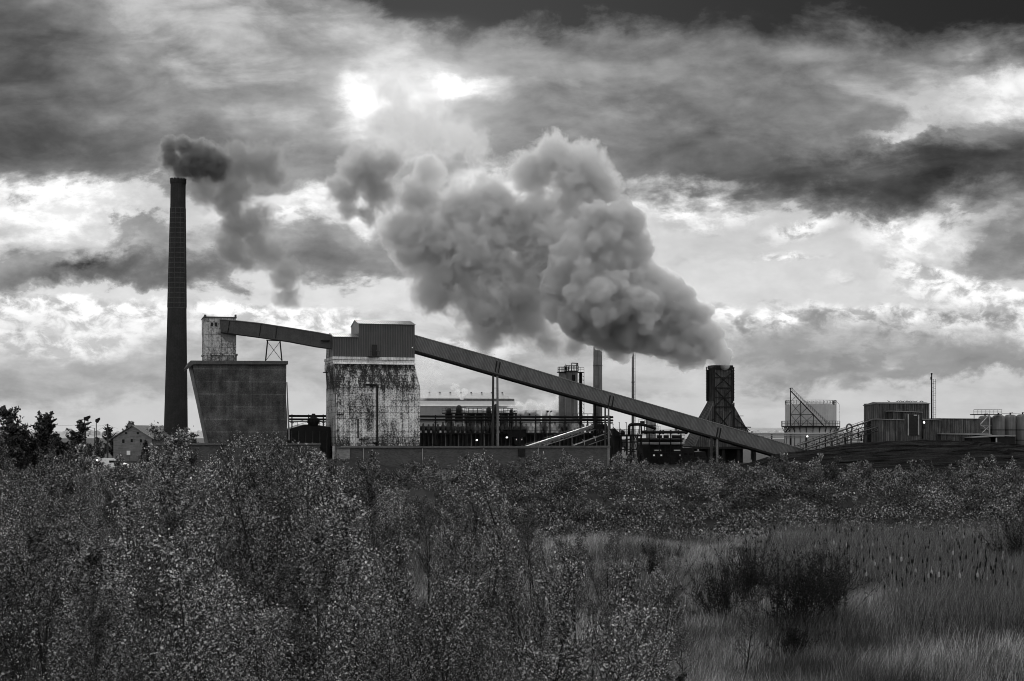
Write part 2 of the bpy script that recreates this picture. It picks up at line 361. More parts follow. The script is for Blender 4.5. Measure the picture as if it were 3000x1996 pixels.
def lift_mat(name, base=.11):
    """board-marked dark concrete with lighter lift lines and damp patches"""
    m, nt, bs, out = new_mat(name); tcn = nt.node('ShaderNodeTexCoord').outputs['Object']
    loc = nt.mapping(tcn, rot=(0, 0, -ANG)); sp = nt.node('ShaderNodeSeparateXYZ'); nt.l.new(loc, sp.inputs[0]); z = sp.outputs[2]; u = sp.outputs[0]
    zl = nt.math('MULTIPLY', z, 1/2.55); fr = nt.math('FRACT', zl)
    line = nt.mapr(nt.math('ABSOLUTE', nt.math('SUBTRACT', fr, .5)), .42, .5)
    ul = nt.mapr(nt.math('ABSOLUTE', nt.math('SUBTRACT', nt.math('FRACT', nt.math('MULTIPLY', u, 1/2.7)), .5)), .475, .5)
    big = nt.noise(loc, .35, 6, .6); fine = nt.noise(loc, 3.5, 8, .7); st = nt.noise(nt.mapping(loc, scl=(1, 1, .15)), 1.2, 5, .6)
    f = nt.math('MULTIPLY_ADD', nt.math('SUBTRACT', big, .5), 3.0, 1.0)
    f = nt.math('MULTIPLY', f, nt.math('MULTIPLY_ADD', nt.math('SUBTRACT', fine, .5), 2.8, 1.0))
    f = nt.math('MULTIPLY', f, nt.math('MULTIPLY_ADD', nt.math('SUBTRACT', st, .5), 1.6, 1.0))
    f = nt.math('MULTIPLY', f, nt.math('MULTIPLY_ADD', nt.math('MULTIPLY', line, big), .9, 1.0))
    f = nt.math('MULTIPLY', f, nt.math('MULTIPLY_ADD', ul, -.35, 1.0))
    nt.l.new(nt.math('MAXIMUM', nt.math('MULTIPLY', f, base), .01), bs.inputs['Base Color']); bs.inputs['Roughness'].default_value = .92; bump(nt, bs, fine, .3, .05)
    return m
M = dict(
 dark=rough_mat('sooty_steel', .011, .4, 1.0, .7), steel=rough_mat('painted_steel', .03, .35, 1.0, .6, .2), mid=rough_mat('grey_steel', .13, .3, .8, .6, .25),
 light=rough_mat('pale_steel', .13, .18, .5, .55, .2), pale=rough_mat('galvanised_rail', .28, .2, .8, .5), brickdark=rough_mat('sooty_masonry', .026, .3, .4, .9, .15),
 hoop=rough_mat('iron_hoop', .06, .3, 1.5, .6), conc=lift_mat('dark_board_marked_concrete', .058), slab=rough_mat('weathered_concrete_edge', .07, .35, .8, .9, .2),
 stained=stained_mat('sooty_white_render', .72, .025, .44, .42), stained2=stained_mat('flaking_white_render', .46, .04, .45), band=rough_mat('pale_concrete_band', .5, .35, .7, .9, .5),
 clad=corr_mat('dark_profiled_cladding', .064, .36, .12, .12, .55, .3), gal=corr_mat('gallery_profiled_sheet', .10, .34, .2, .2, .5, .3, tilt=-.28), galA=rough_mat('gallery_felted_sheet', .055, .25, .6, .75, .15),
 roofm=corr_mat('pale_roof_sheet', .12, .5, .12, .1, .5, .2), side=rough_mat('pale_side_sheet', .20, .2, .6, .6, .15),
 brick=brick_mat('dark_grey_brick', .06, .08), brickl=brick_mat('lighter_brick', .17, .2), house=brick_mat('house_brick', .13, .17, .4), cope=rough_mat('coping_stone', .085, .4, .9, .9),
 rustclad=corr_mat('rusty_profiled_sheet', .05, .5, .5, 1.2, .8, .25), quench=corr_mat('sooty_timber_boards', .05, .55, .5, 1.1, .85, .35), quenchside=corr_mat('sooty_slatted_roof', .075, .8, .3, .3, .7, .5, axis=1),
 coal=None, tank=rough_mat('tank_paint', .36, .12, .25, .5, .15), silo=corr_mat('silo_shell', .12, 1.2, .2, .4, .6, .12), shed=rough_mat('works_shed_sheet', .26, .12, .15, .6, .1), shedroof=rough_mat('works_shed_roof', .42, .12, .15, .6, .1),
 glass=rough_mat('dark_glazing', .012, .1, 1, .15, bmp=0), white=rough_mat('white_paint', .75, .06, 1, .35, bmp=0), tyre=rough_mat('tyre_rubber', .02, .1, 2, .9, bmp=0), wood=rough_mat('weathered_wood', .05, .3, 2, .9),
 slate=rough_mat('slate_roof', .11, .3, 1.5, .7), bird=rough_mat('bird_plumage', .02, .2, 5, .8, bmp=0))
def lamp_mat(name, e):
    m, nt, bs, out = new_mat(name); bs.inputs['Emission Color'].default_value = (1, 1, 1, 1); bs.inputs['Emission Strength'].default_value = e; return m
M['lamp'] = lamp_mat('lit_lamp_glass', 3.0); M['lampw'] = lamp_mat('lit_tube', .2)
# ------------------------------------------------------------------ the tall chimney
R = Fr(305.0)
def chimney():
    d = 330.0; q = d/FPX; base = seen(515, HY, d); c = (base.x, base.y)
    def zz(py): return EYE+(HY-py)*q
    def ring(py): # centre shift and radius along the slight lean of the shaft
        t = (1270-py)/745.0; r = np.interp(py, [525, 610, 900, 1270, 1380], [21.6, 22.0, 27.2, 34.6, 36.5])*q
        return (7.0*t*q, r)
    t = thing('factory_chimney', 'very tall tapering dark brick chimney with iron bands, smoking at the top', 'chimney', (c[0], c[1], 0))
    b = B(); b.lathe(c, [(0.0, 36.6*q, 0)]+[(zz(p), ring(p)[1], ring(p)[0]) for p in range(1340, 524, -40)]+[(zz(528), ring(528)[1], ring(528)[0])], 40, True)
    part('shaft', b, M['brickdark'], t, smooth=True)
    r0 = ring(530); b = B(); b.lathe(c, [(zz(541), r0[1]*1.01, r0[0]), (zz(537), r0[1]*1.07, r0[0]), (zz(531), r0[1]*1.09, r0[0]), (zz(526.5), r0[1]*1.05, r0[0])], 32)
    part('rim', b, M['brickdark'], t)
    for i in range(14):
        a = 2*math.pi*i/14; p = Vector((c[0]+r0[0]+r0[1]*math.cos(a), c[1]+r0[1]*math.sin(a), zz(526.4)))
        bb = B(); bb.bar(p, p+Vector((0, 0, .16+.05*rnd.random())), .24, 4); part('cap_stone', bb, M['brickdark'], t)
    for i in range(21):
        py = 611+i*14.6; dx_, r = ring(py); b = B(); z = zz(py)
        b.lathe(c, [(z-.07, r+.045, dx_), (z+.07, r+.045, dx_)], 40, False); part('iron_band', b, M['hoop'], t)
    for i in range(10):
        a = 2*math.pi*(i+.35)/10; b = B(); last = None
        for py in range(611, 905, 29):
            dx_, r = ring(py); p = Vector((c[0]+dx_+(r+.03)*math.cos(a), c[1]+(r+.03)*math.sin(a), zz(py)))
            if last is not None: b.bar(last, p, .045)
            last = p
        part('vertical_strap', b, M['hoop'], t)
    b = B()
    p = [Vector((c[0]+ring(py)[0]+(ring(py)[1]+.12)*math.cos(-.25), c[1]+(ring(py)[1]+.12)*math.sin(-.25), zz(py))) for py in (560, 900, 1260)]
    b.ladder(p[0], p[1], .35, Vector((0, 1, 0)), .8); b.ladder(p[1], p[2], .35, Vector((0, 1, 0)), .8); part('ladder', b, M['steel'], t)
chimney()
# ------------------------------------------------------------------ slant-sided coke bunker with its roof tower
t = thing('coke_bunker', 'dark board-marked concrete bunker with one slanting side beside the tall chimney', 'bunker', R.W(R.u(700), 6, 0))
b = B().poly(R, [(563, 1068), (839, 1068), (838, 1165), (841, 1215), (842, 1384), (626, 1384), (611, 1298)], 0, 12.0); part('wall', b, M['conc'], t)
b = B().poly(R, [(559, 1056.5), (844, 1058), (844, 1067.7), (566, 1067.7), (552, 1080), (548, 1074)], -.55, 13.1); part('roof_slab', b, M['slab'], t)
for o_ in (.5, 10.8):
    b = B().poly(R, [(553, 1080), (561, 1069), (611, 1300), (603, 1306)], o_, .5); part('slanting_rib', b, M['mid'], t)
b = B().poly(R, [(839.5, 1120), (842, 1120), (850, 1290), (845, 1290)], -.3, .4); part('downpipe', b, M['mid'], t)
t = thing('roof_tower', 'small stained white concrete tower standing on the dark slanting bunker', 'tower', R.P(645, 1057, 6))
b = B(); o_ = 3.5
b.pbox(R, 598.5, 692, 976, 1058, o_, 7); b.pbox(R, 597.5, 691, 930, 977, o_+.003, 7.01); part('wall', b, M['stained2'], t)
b = B(); b.pbox(R, 596.5, 693.5, 928, 931.5, o_-.2, 7.4); part('parapet', b, M['slab'], t)
for x0, x1 in ((598.5, 604.5), (688, 693)):
    b = B(); b.pbox(R, x0, x1, 922, 931, o_-.15, .9); part('corner_post', b, M['slab'], t)
b = B(); b.pbox(R, 596.5, 697, 1036, 1041, o_-.35, 7.7); part('plinth', b, M['stained2'], t)
for x0 in (599, 610, 644, 686):
    b = B(); b.pbox(R, x0, x0+8, 1041, 1058, o_-.3, .33); part('pilaster', b, M['stained2'], t)
for x0 in (616, 627.5):
    b = B(); b.pbox(R, x0, x0+9.5, 944, 957, o_-.06, .1); w = part('window', b, M['stained2'], t)
    b = B(); b.pbox(R, x0+1, x0+8.5, 945, 956, o_-.09, .05); part('pane', b, M['glass'], w)
b = B(); b.poly(R, [(642, 976), (692, 980), (690, 1003), (664, 1000)], o_-.25, .25); part('chute', b, M['mid'], t)
b = B(); b.poly(R, [(664, 1000), (667, 998), (690, 1034), (684, 1034)], o_-.2, .2); part('chute_brace', b, M['stained2'], t)
# ------------------------------------------------------------------ left gallery and its trestle
t = thing('upper_conveyor_gallery', 'short sloping enclosed conveyor gallery joining the roof tower to the white bunker', 'conveyor gallery', R.P(800, 1000, 5))
top = [(644, 937), (695, 941), (760, 948), (850, 962), (930, 975), (972, 983)]; bot = [(972, 1022), (930, 1016), (850, 1001), (760, 988), (706, 981), (648, 973)]
b = B(); o_ = 2.6
# the quads of each bay keep the faces flat
lo = bot[::-1]
for i in range(5): b.poly(R, [top[i], top[i+1], lo[i+1], lo[i]], o_, 2.8)
part('cladding', b, M['galA'], t)
b = B()
for i in range(5):
    x0, y0 = top[i]; x1, y1 = top[i+1]; b.poly(R, [(x0, y0-2.2), (x1, y1-2.2), (x1, y1), (x0, y0)], o_-.15, 3.1)
part('roof', b, M['mid'], t)
for x, y in ((672, 940), (764, 950), (811, 957)):
    b = B(); b.poly(R, [(x, y), (x+2.2, y), (x-3, y+35), (x-5.2, y+35)], o_-.08, .1); part('joint_strap', b, M['dark'], t)
b = B()
for i in range(5): b.bar(R.P(lo[i][0], lo[i][1]+1, o_-.05), R.P(lo[i+1][0], lo[i+1][1]+1, o_-.05), .1)
part('bottom_rail', b, M['dark'], t)
t = thing('trestle', 'cross-braced steel trestle standing on the dark bunker roof', 'trestle', R.P(802, 1057, 4))
for xa, xb in ((784, 778), (820, 826)):
    for oo in (2.9, 5.1):
        b = B().bar(R.P(xa, 997, oo), R.P(xb, 1057.5, oo), .17); part('leg', b, M['dark'], t)
for oo in (2.9, 5.1):
    b = B().bar(R.P(780, 997, oo), R.P(824, 999, oo), .13); part('cross_beam', b, M['dark'], t)
    b = B().bar(R.P(784, 1002, oo), R.P(824, 1055, oo), .07).bar(R.P(820, 1002, oo), R.P(780, 1055, oo), .07); part('cross_brace', b, M['dark'], t)
# ------------------------------------------------------------------ the big white bunker with its dark clad head house
t = thing('coal_bunker', 'tall soot-streaked white concrete bunker with a dark corrugated house on top', 'bunker', R.W(R.u(1100), 7, 0))
u0, u1 = R.u(985), R.u(1231); zA, zB, zC, zD = R.z(1100, 1307), R.z(1100, 1138), R.z(1100, 1128), R.z(1100, 1066)
v0, v1 = R.u(976.5, 1.4), R.u(1214, 1.4)
b = B().loft(R, [(zA, u0, u1, 0, 14), (zB, u0, u1, 0, 14), (zC, u0+.05, u1-.1, .12, 13.9), (zD, v0, v1, 1.4, 12.6), (R.z(1100, 1046), v0, v1, 1.4, 12.6)])
part('wall', b, M['stained'], t)
b = B(); b.pbox(R, 975, 1216, 1046.5, 1054.5, .95, 12.2); b.pbox(R, 976, 1214.5, 1056, 1062, 1.1, 11.9); part('ledge', b, M['band'], t)
b = B(); b.prism([R.W(v0-.1, 1.0, R.z(1100, 1061)), R.W(v1+.1, 1.0, R.z(1100, 1061)), R.W(v1+.1, .5, R.z(1100, 1067)), R.W(v0-.1, .5, R.z(1100, 1067))], R.N()*.9); part('drip_moulding', b, M['band'], t)
b = B(); hz0 = R.z(1100, 1046)
W0 = 1.7; W1 = 11.4
def house(b, px0, px1, pye, pyr, w0, w1, z0):
    ua, ub = R.u(px0, w0), R.u(px1, w0); ze = R.z(1100, pye, w0); wm = (w0+w1)/2; zr = R.z(1100, pyr, wm)
    b.prism([R.W(ua, w0, z0), R.W(ua, w0, ze), R.W(ua, wm, zr), R.W(ua, w1, ze), R.W(ua, w1, z0)], R.U()*(ub-ua)); return ua, ub, ze, zr, wm
A_ = house(b, 977, 1052, 990, 981, W0, W1, hz0)
part('low_house', b, M['clad'], t)
b = B(); C_ = house(b, 1052, 1215, 950, 940.5, W0-.01, W1+.01, hz0); part('high_house', b, M['clad'], t)
def roof2(b, q, w0, w1, th=.1, ov=.15):
    ua, ub, ze, zr, wm = q; ua -= ov; ub += ov; g = (zr-ze)/(wm-w0)
    for (wa, wb) in ((w0-.25, wm), (w1+.25, wm)):
        za = ze-g*.25
        b.prism([R.W(ua, wa, za+.03), R.W(ua, wb, zr+.03), R.W(ua, wb, zr+.03+th), R.W(ua, wa, za+.03+th)], R.U()*(ub-ua))
b = B(); roof2(b, (A_[0], A_[1]-.2, A_[2], A_[3], A_[4]), W0, W1); part('roof', b, M['roofm'], t)
b = B(); roof2(b, C_, W0, W1); part('roof', b, M['roofm'], t)
for q, nm in ((A_, 1), (C_, 2)):
    ua, ub, ze, zr, wm = q; b = B(); z0 = hz0+.1 if nm == 1 else A_[2]+.9
    b.prism([R.W(ua-.05, W0+.1, z0), R.W(ua-.05, W0+.1, ze-.05), R.W(ua-.05, wm, zr-.05), R.W(ua-.05, W1-.1, ze-.05), R.W(ua-.05, W1-.1, z0)], R.U()*.03)
    part('gable_end', b, M['side'], t)  # paler sheet over the cladding: sky reflection on the gable put into its colour
b = B(); b.pbox(R, 1090, 1104.5, 1010, 1042, W0-.1, .14); dr = part('door', b, M['glass'], t)
b = B(); b.bar(R.P(1102.5, 1026, W0-.14), R.P(1102.5, 1029, W0-.14), .04); part('handle', b, M['mid'], dr)
b = B(); p = [R.P(1084, 1044, .5), R.P(1112, 1044, .5)]; b.pbox(R, 1080, 1112, 1044, 1046, .3, 1.4); b.rail(p, 1.0); part('door_platform', b, M['dark'], t)
b = B(); b.pbox(R, 1207, 1210, 1017, 1020, W0-.2, .2); part('bulkhead_lamp', b, M['lampw'], t)
b = B(); b.path([R.P(1090, 1129, -.15), R.P(1105, 1129, -.3), R.P(1105, 1306, -.15)], .22, 6); part('soil_pipe', b, M['dark'], t)
b = B(); b.path([R.P(1049, 1228, -.12), R.P(1049, 1284, -.12)], .16, 6); part('short_pipe', b, M['dark'], t)
for x0, x1, y in ((987, 1008, 1212), (1092, 1110, 1296), (1054, 1078, 1285)):
    b = B(); b.pbox(R, x0, x1, y, y+2.5, -.6, .62); part('steel_ledge', b, M['dark'], t)
b = B(); b.pbox(R, 1072, 1105, 1125, 1130, -.25, .5); part('hood', b, M['dark'], t)
b = B(); o_ = 6
p0 = R.P(957, 1092, o_); p1 = R.P(963, 996, o_); b.ladder(p0, p1, .6, R.U(), .6, .04); b.rail([R.P(950, 1092, o_), R.P(962, 1092, o_)], 1.6, .04, .9); b.pbox(R, 949, 962, 1090, 1092, o_-.8, 1.6); b.rail([R.P(957, 1048, o_), R.P(966, 1048, o_)], 1.6, .04, .9)
part('access_ladder', b, M['dark'], t)
b = B(); b.pbox(R, 941, 967, 996, 999, 2.0, 2.0); part('gallery_landing', b, M['dark'], t)
for w_ in (0.3, 11.6):
    b = B(); b.box(R, u0+.05, u0+1.0, w_, w_+2.2, 0, zA-.003); part('leg', b, M['stained'], t)
b = B(); b.box(R, u1-1.3, u1-.1, 11, 13.5, 0, zA-.003); part('leg', b, M['stained'], t)
# ------------------------------------------------------------------ brick walls in front
def wall(name, lab, px0, px1, off, zt, m, mats, pipes=(), dark=None):
    t = thing(name, lab, 'wall', R.W(R.u((px0+px1)/2, off), off, 0)); ua, ub = R.u(px0, off), R.u(px1, off)
    b = B().box(R, ua, ub, off, off+.5, 0, zt-.3); part('wall', b, m, t)
    b = B().box(R, ua-.15, ub+.1, off-.35, off+.75, zt-.3, zt-.08); b.box(R, ua-.1, ub+.05, off-.2, off+.6, zt-.08, zt+.1); part('coping', b, M['cope'], t)
    for x in pipes:
        b = B().bar(R.P(x, 1312, off-.12), R.W(R.u(x, off-.12), off-.12, 0.2), .09, 6); part('downpipe', b, M['pale'], t)
    return t
zc = R.z(1400, 1308.5, -1)
wl = wall('brick_wall', 'long low dark brick wall with a stone coping under the great conveyor', 1026, 1786, -.9, zc, M['brick'], None, (1065, 1238, 1577, 1781))
b = B(); b.pbox(R, 1520, 1539, 1316, 1337, -1.3, .42); x = part('vent_box', b, M['dark'], wl)
b = B(); c_ = R.P(1527, 1325, -1.32); b.bar(c_, c_-R.N()*.04, .35, 10); part('vent_hole', b, M['glass'], x)
b = B(); b.box(R, R.u(1780, -.9), R.u(1786, -.9), -1.15, -.41, 0, zc-.31); part('end_pier', b, M['mid'], wl)
wall('brick_wall', 'short lighter brick wall at the foot of the white bunker', 987, 1025, -1.5, zc-.02, M['brickl'], None, ())
wall('brick_wall', 'low dark brick wall behind the leaves below the slanting bunker', 459, 938, -3.2, R.z(700, 1300, -3), M['brick'], None, (880,))
# ------------------------------------------------------------------ the great inclined conveyor gallery
t = thing('main_conveyor_gallery', 'long corrugated conveyor gallery sloping from the white bunker down to the coal heap', 'conveyor gallery', R.P(1760, 1250, 3))
top = [(1213, 983), (1330, 1016), (1450, 1049.5), (1610, 1098), (1765, 1145), (1900, 1183.5), (2044, 1225.5), (2200, 1271), (2300, 1301.5), (2372, 1325)]
bot = [(1213, 1027), (1330, 1060), (1450, 1095), (1610, 1141), (1765, 1184), (1900, 1223), (2044, 1266), (2200, 1311), (2300, 1341), (2372, 1362)]
GO = 2.2; GD = 3.4
b = B(); b2 = B(); b3 = B()
for i in range(9):
    b.poly(R, [top[i], top[i+1], bot[i+1], bot[i]], GO, GD)
    (x0, y0), (x1, y1) = top[i], top[i+1]; p = [R.P(x0, y0, GO), R.P(x1, y1, GO), R.P(x1, y1-3.2, GO), R.P(x0, y0-3.2, GO)]
    b2.prism([R.P(x0, y0-.3, GO-.12), R.P(x1, y1-.3, GO-.12), R.P(x1, y1-2.6, GO-.05), R.P(x0, y0-2.6, GO-.05)], R.N()*(GD+.25))
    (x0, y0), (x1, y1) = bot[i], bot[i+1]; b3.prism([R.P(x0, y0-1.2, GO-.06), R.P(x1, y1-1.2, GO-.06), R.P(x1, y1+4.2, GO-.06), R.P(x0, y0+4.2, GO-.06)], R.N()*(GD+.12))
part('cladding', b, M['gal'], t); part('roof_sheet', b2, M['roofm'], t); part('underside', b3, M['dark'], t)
for x, y in ((1455, 1058), (1464, 1061), (1787, 1158), (1797, 1161), (2103, 1252), (2111, 1254)):
    b = B(); b.poly(R, [(x, y), (x+2.8, y+1), (x-2.6, y+33), (x-5.4, y+32)], GO-.14, .16); part('joint_strap', b, M['dark'], t)
def trestle(xa, xb, yt, yb, lab, r, spread=0):
    t = thing('gallery_trestle', lab, 'trestle', R.W(R.u((xa+xb)/2, GO), GO+1.5, 0), 'trestles carrying the great conveyor')
    for x, s_ in ((xa, -1), (xb, 1)):
        for oo in (GO+.3, GO+3.0):
            q = R.W(R.u(x+s_*spread, oo), oo, 0); b = B().bar(R.P(x, yt, oo), q, r, 6, r*1.2); part('leg', b, M['mid'] if s_ > 0 else M['steel'], t)
    n = 7
    for oo in (GO+.3, GO+3.0):
        b = B(); pa, pb = R.P(xa, yt+3, oo), R.P(xb, yt+3, oo); qa, qb = R.W(R.u(xa-spread, oo), oo, .2), R.W(R.u(xb+spread, oo), oo, .2)
        for i in range(n):
            f0, f1 = i/n, (i+1)/n; b.bar(pa.lerp(qa, f0), pb.lerp(qb, f0), .07)
            if i in (2, 3): b.bar(pa.lerp(qa, f0), pb.lerp(qb, f1), .06).bar(pb.lerp(qb, f0), pa.lerp(qa, f1), .06)
        part('lacing', b, M['dark'], t)
    return t
trestle(1445, 1457, 1096, 0, 'tall pair of conveyor legs nearest the white bunker', .27, 2)
trestle(1773, 1783, 1190, 0, 'middle cross-laced legs under the great conveyor at the end of the brick wall', .2, .5)
trestle(2084, 2101, 1277, 0, 'short conveyor legs in front of the quenching tower', .27, 0)
# ------------------------------------------------------------------ pipe bridge behind the wall
PB = 9.0
def pipe_bridge(px0, px1, lab, posts, ylist=((1221.5, .26), (1231, .24), (1237, .1))):
    t = thing('pipe_bridge', lab, 'pipe bridge', R.W(R.u((px0+px1)/2, PB), PB, 0), 'overhead pipe bridges')
    for y, r in ylist:
        z = R.z(1500, y, PB); b = B().bar(R.W(R.u(px0, PB), PB, z), R.W(R.u(px1, PB), PB, z), r, 8); part('pipe', b, M['dark'], t)
    for x in posts:
        b = B(); u = R.u(x, PB); b.box(R, u-.12, u+.12, PB+.3, PB+.55, 0, R.z(1500, 1217, PB)); b.box(R, u-.35, u+.35, PB-.4, PB+.5, R.z(1500, 1241, PB), R.z(1500, 1239, PB)); part('post', b, M['dark'], t)
pipe_bridge(843, 955, 'short run of dark overhead pipes between the two bunkers', (856, 905, 948))
pipe_bridge(1225, 1796, 'long run of dark overhead pipes right of the white bunker', (1277, 1323, 1367, 1412, 1459, 1500, 1526, 1571, 1613, 1657, 1701, 1789))
# ------------------------------------------------------------------ coke oven battery
O = 24.0
t = thing('coke_oven_battery', 'long black coke oven battery with rows of standpipes behind the brick wall', 'oven battery', R.W(R.u(1500, O), O+4, 0))
ua, ub = R.u(1222, O), R.u(1812, O); zt = R.z(1500, 1268, O)
b = B().box(R, ua, ub, O, O+9, 0, zt); part('oven_block', b, M['dark'], t)
for i in range(48):
    u = ua+(ub-ua)*(i+.5)/48; b = B().box(R, u-.12, u+.12, O-.35, O-.003, .2, zt-.1); part('buckstay', b, M['steel'] if i % 3 else M['mid'], t)
b = B(); b.box(R, ua, ub, O-1.4, O-.36, zt-.35, zt-.15); b.rail([R.W(ua, O-1.3, zt-.1), R.W(ub, O-1.3, zt-.1)], 1.2, .05, 2.1); part('bench_walkway', b, M['dark'], t)
for i in range(41):
    u = ua+(ub-ua)*(i+.4)/41+rnd.uniform(-.1, .1); c = R.W(u, O+6.5, 0); h = rnd.uniform(.85, 1.15)
    z0 = zt+.003; b = B().lathe((c.x, c.y), [(z0, .35), (z0+.7*h, .42), (z0+1.5*h, .40), (z0+1.8*h, .22), (z0+2.1*h, .24), (z0+2.3*h, .1)], 8)
    part('standpipe', b, M['steel'], t, smooth=True)
b = B().bar(R.W(ua, O+8, zt+1.0), R.W(ub, O+8, zt+1.0), .55, 8); part('collecting_main', b, M['dark'], t)
# battery left between the bunkers
t = thing('oven_end_building', 'dark low shed with a shallow roof seen between the two bunkers', 'shed', R.W(R.u(910, 6), 12, 0))
b = B(); ua, ub = R.u(843, 6), R.u(968, 6); z0 = R.z(900, 1258, 6); z1 = R.z(900, 1244, 6)
b.prism([R.W(ua, 6, 0), R.W(ub, 6, 0), R.W(ub, 6, z0+.5), R.W((ua+ub)/2+1, 6, z1), R.W((ua+ub)/2-1, 6, z1), R.W(ua, 6, z0)], R.N()*11); part('wall', b, M['dark'], t)
b = B().rail([R.W(ua+1, 7, z0), R.W((ua+ub)/2, 7, z1), R.W(ub-1, 7, z0+.4)], 1.2, .05, 1.4); part('handrail', b, M['dark'], t)
b = B().lathe(tuple(R.W((ua+ub)/2+1, 6.6, 0).xy), [(z1-.3, .9), (z1+.6, 1.3), (z1+1.2, 1.3), (z1+1.5, .7), (z1+2.3, .3)], 12); part('roof_vent', b, M['dark'], t)
for i in range(6):
    u = ua+(ub-ua)*(i+.5)/6; b = B().box(R, u-.1, u+.1, 5.8, 5.997, 0, z0-.3); part('stanchion', b, M['steel'], t)
# charging car on the battery top
t = thing('charging_car', 'dark charging car on the oven top just right of the tall conveyor legs', 'oven car', R.W(R.u(1517, O-2), O-2, zt))
b = B(); b.pbox(R, 1490, 1540, 1258, 1282, O-2.5, 5); part('body', b, M['dark'], t)
b = B(); b.pbox(R, 1486, 1544, 1256, 1259, O-2.8, 5.6); part('deck', b, M['steel'], t)
b = B(); b.poly(R, [(1505, 1284), (1530, 1283), (1537, 1304), (1509, 1304)], O-2.6, 2); part('hopper', b, M['dark'], t)
for x in (1512, 1528):
    b = B(); b.pbox(R, x, x+2, 1286, 1290, O-2.7, .08); part('lamp', b, M['lampw'], t)
# ------------------------------------------------------------------ lit lamp on its post
def lamp_post(px, pyl, off, e, lab, top=None, fr=R):
    p = fr.P(px, pyl, off); t = thing('yard_lamp', lab, 'lamp', (p.x, p.y, 0), 'lamps about the works')
    b = B().bar((p.x, p.y, 0), (p.x, p.y, p.z), .08, 6, .05); part('pole', b, M['steel'], t)
    b = B().lathe((p.x, p.y-.05), [(p.z-.15, .12), (p.z, .25), (p.z+.15, .12)], 10); part('lamp_head', b, M['lamp'] if e else M['mid'], t)
lamp_post(1485, 1282, 12, 1, 'bright lit yard lamp right of the tall conveyor legs')
lamp_post(1397, 1290, 12, 1, 'small lit yard lamp left of the tall conveyor legs')
# floodlights on the bridge
for x, lab in ((1503, 'twin floodlight on the pipes nearest the tall conveyor legs'), (1611, 'twin floodlight on the pipes left of the silos')):
    p = R.P(x, 1221, PB); t = thing('floodlight', lab, 'floodlight', p, 'floodlights on the pipe bridge')
    b = B().bar(p, p+Vector((0, 0, .9)), .06); part('pole', b, M['dark'], t)
    for s_ in (-1, 1):
        b = B().prism([p+Vector((s_*.25-.25, 0, .85)), p+Vector((s_*.45+.3*s_-.1, 0, 1.25)), p+Vector((s_*.3, 0, 1.35)), p+Vector((s_*.1-.1, 0, 1.1))], (0, .3, 0)); part('lamp_head', b, M['dark'], t)
# ------------------------------------------------------------------ by-product platforms in front of the shed
def platform(px0, px1, yd, yb, off, lab, tank=True, seed=0):
    r_ = random.Random(seed); t = thing('process_platform', lab, 'platform', R.W(R.u((px0+px1)/2, off), off, 0), 'railed process platforms')
    z = R.z((px0+px1)/2, yd, off); ua, ub = R.u(px0, off), R.u(px1, off)
    b = B().box(R, ua, ub, off, off+4, z-.35, z); part('deck', b, M['dark'], t)
    b = B().rail([R.W(ua, off, z), R.W(ub, off, z)], 1.15, .06, 1.2).rail([R.W(ua, off+4, z), R.W(ub, off+4, z)], 1.15, .06, 1.2); part('handrail', b, M['dark'], t)
    n = max(2, int((ub-ua)/3))
    for i in range(n+1):
        u = ua+.2+(ub-ua-.4)*i/n; b = B().box(R, u-.15, u+.15, off+.2, off+.5, 0, z-.353); part('post', b, M['dark'], t)
    if tank:
        for i in range(n):
            u = ua+(ub-ua)*(i+.5)/n; c = R.W(u, off+2.2, 0); h = r_.uniform(.3, 2.2); rr = r_.uniform(.6, 1.2)
            b = B().lathe((c.x, c.y), [(z-5, rr), (z-.36, rr)], 14); part('vessel', b, M['steel'], t, smooth=True)
            if r_.random() < .6: b = B().lathe((c.x, c.y), [(z+.003, rr*.7), (z+h, rr*.7), (z+h+.4, rr*.3)], 12); part('vessel_head', b, M['steel'], t, smooth=True)
platform(1306, 1366, 1209, 1240, 44, 'railed dark platform nearest the white bunker in front of the pale shed', True, 3)
platform(1372, 1425, 1210, 1240, 44, 'railed dark platform with vessels left of the tall conveyor legs', True, 5)
platform(1428, 1470, 1211, 1240, 46, 'railed dark platform with vessels behind the tall conveyor legs', True, 9)
platform(1474, 1515, 1210, 1240, 44, 'railed dark platform with vessels right of the tall conveyor legs', True, 12)
platform(1693, 1752, 1226, 1240, 40, 'low railed platform between the silos and the pale stack', False, 2)
# ------------------------------------------------------------------ pale works sheds far behind
G = Fr(430.0, .16)
t = thing('works_shed', 'very long pale steel works shed with a raised roof ridge behind the ovens', 'shed', G.W(G.u(1370), 20, 0))
b = B(); b.poly(G, [(1180, 1190), (1345, 1190), (1360, 1205), (1530, 1205), (1530, 1330), (1180, 1330)], 0, 40); part('wall', b, M['shed'], t)
b = B(); zz0 = G.z(1370, 1190); b.prism([G.W(G.u(1180), -.2, zz0), G.W(G.u(1180), 9, G.z(1370, 1175, 9)), G.W(G.u(1180), 9, G.z(1370, 1175, 9)-.5), G.W(G.u(1180), 0.1, zz0-.5)], G.U()*(G.u(1532)-G.u(1180))); part('lower_roof', b, M['shedroof'], t)
b = B(); b.pbox(G, 1180, 1507, 1168, 1176, 9, 22); part('ridge_wall', b, M['mid'], t)
b = B(); za = G.z(1370, 1168, 8.8); b.prism([G.W(G.u(1180), 8.8, za), G.W(G.u(1180), 20, za+2.2), G.W(G.u(1180), 31, za)], G.U()*(G.u(1509)-G.u(1180))); part('ridge_roof', b, M['side'], t)
for i in range(9):
    u = G.u(1245)+i*3.3; b = B().box(G, u-.2, u+.2, 19, 20, za+2.1, za+2.32); part('ridge_vent', b, M['mid'], t)
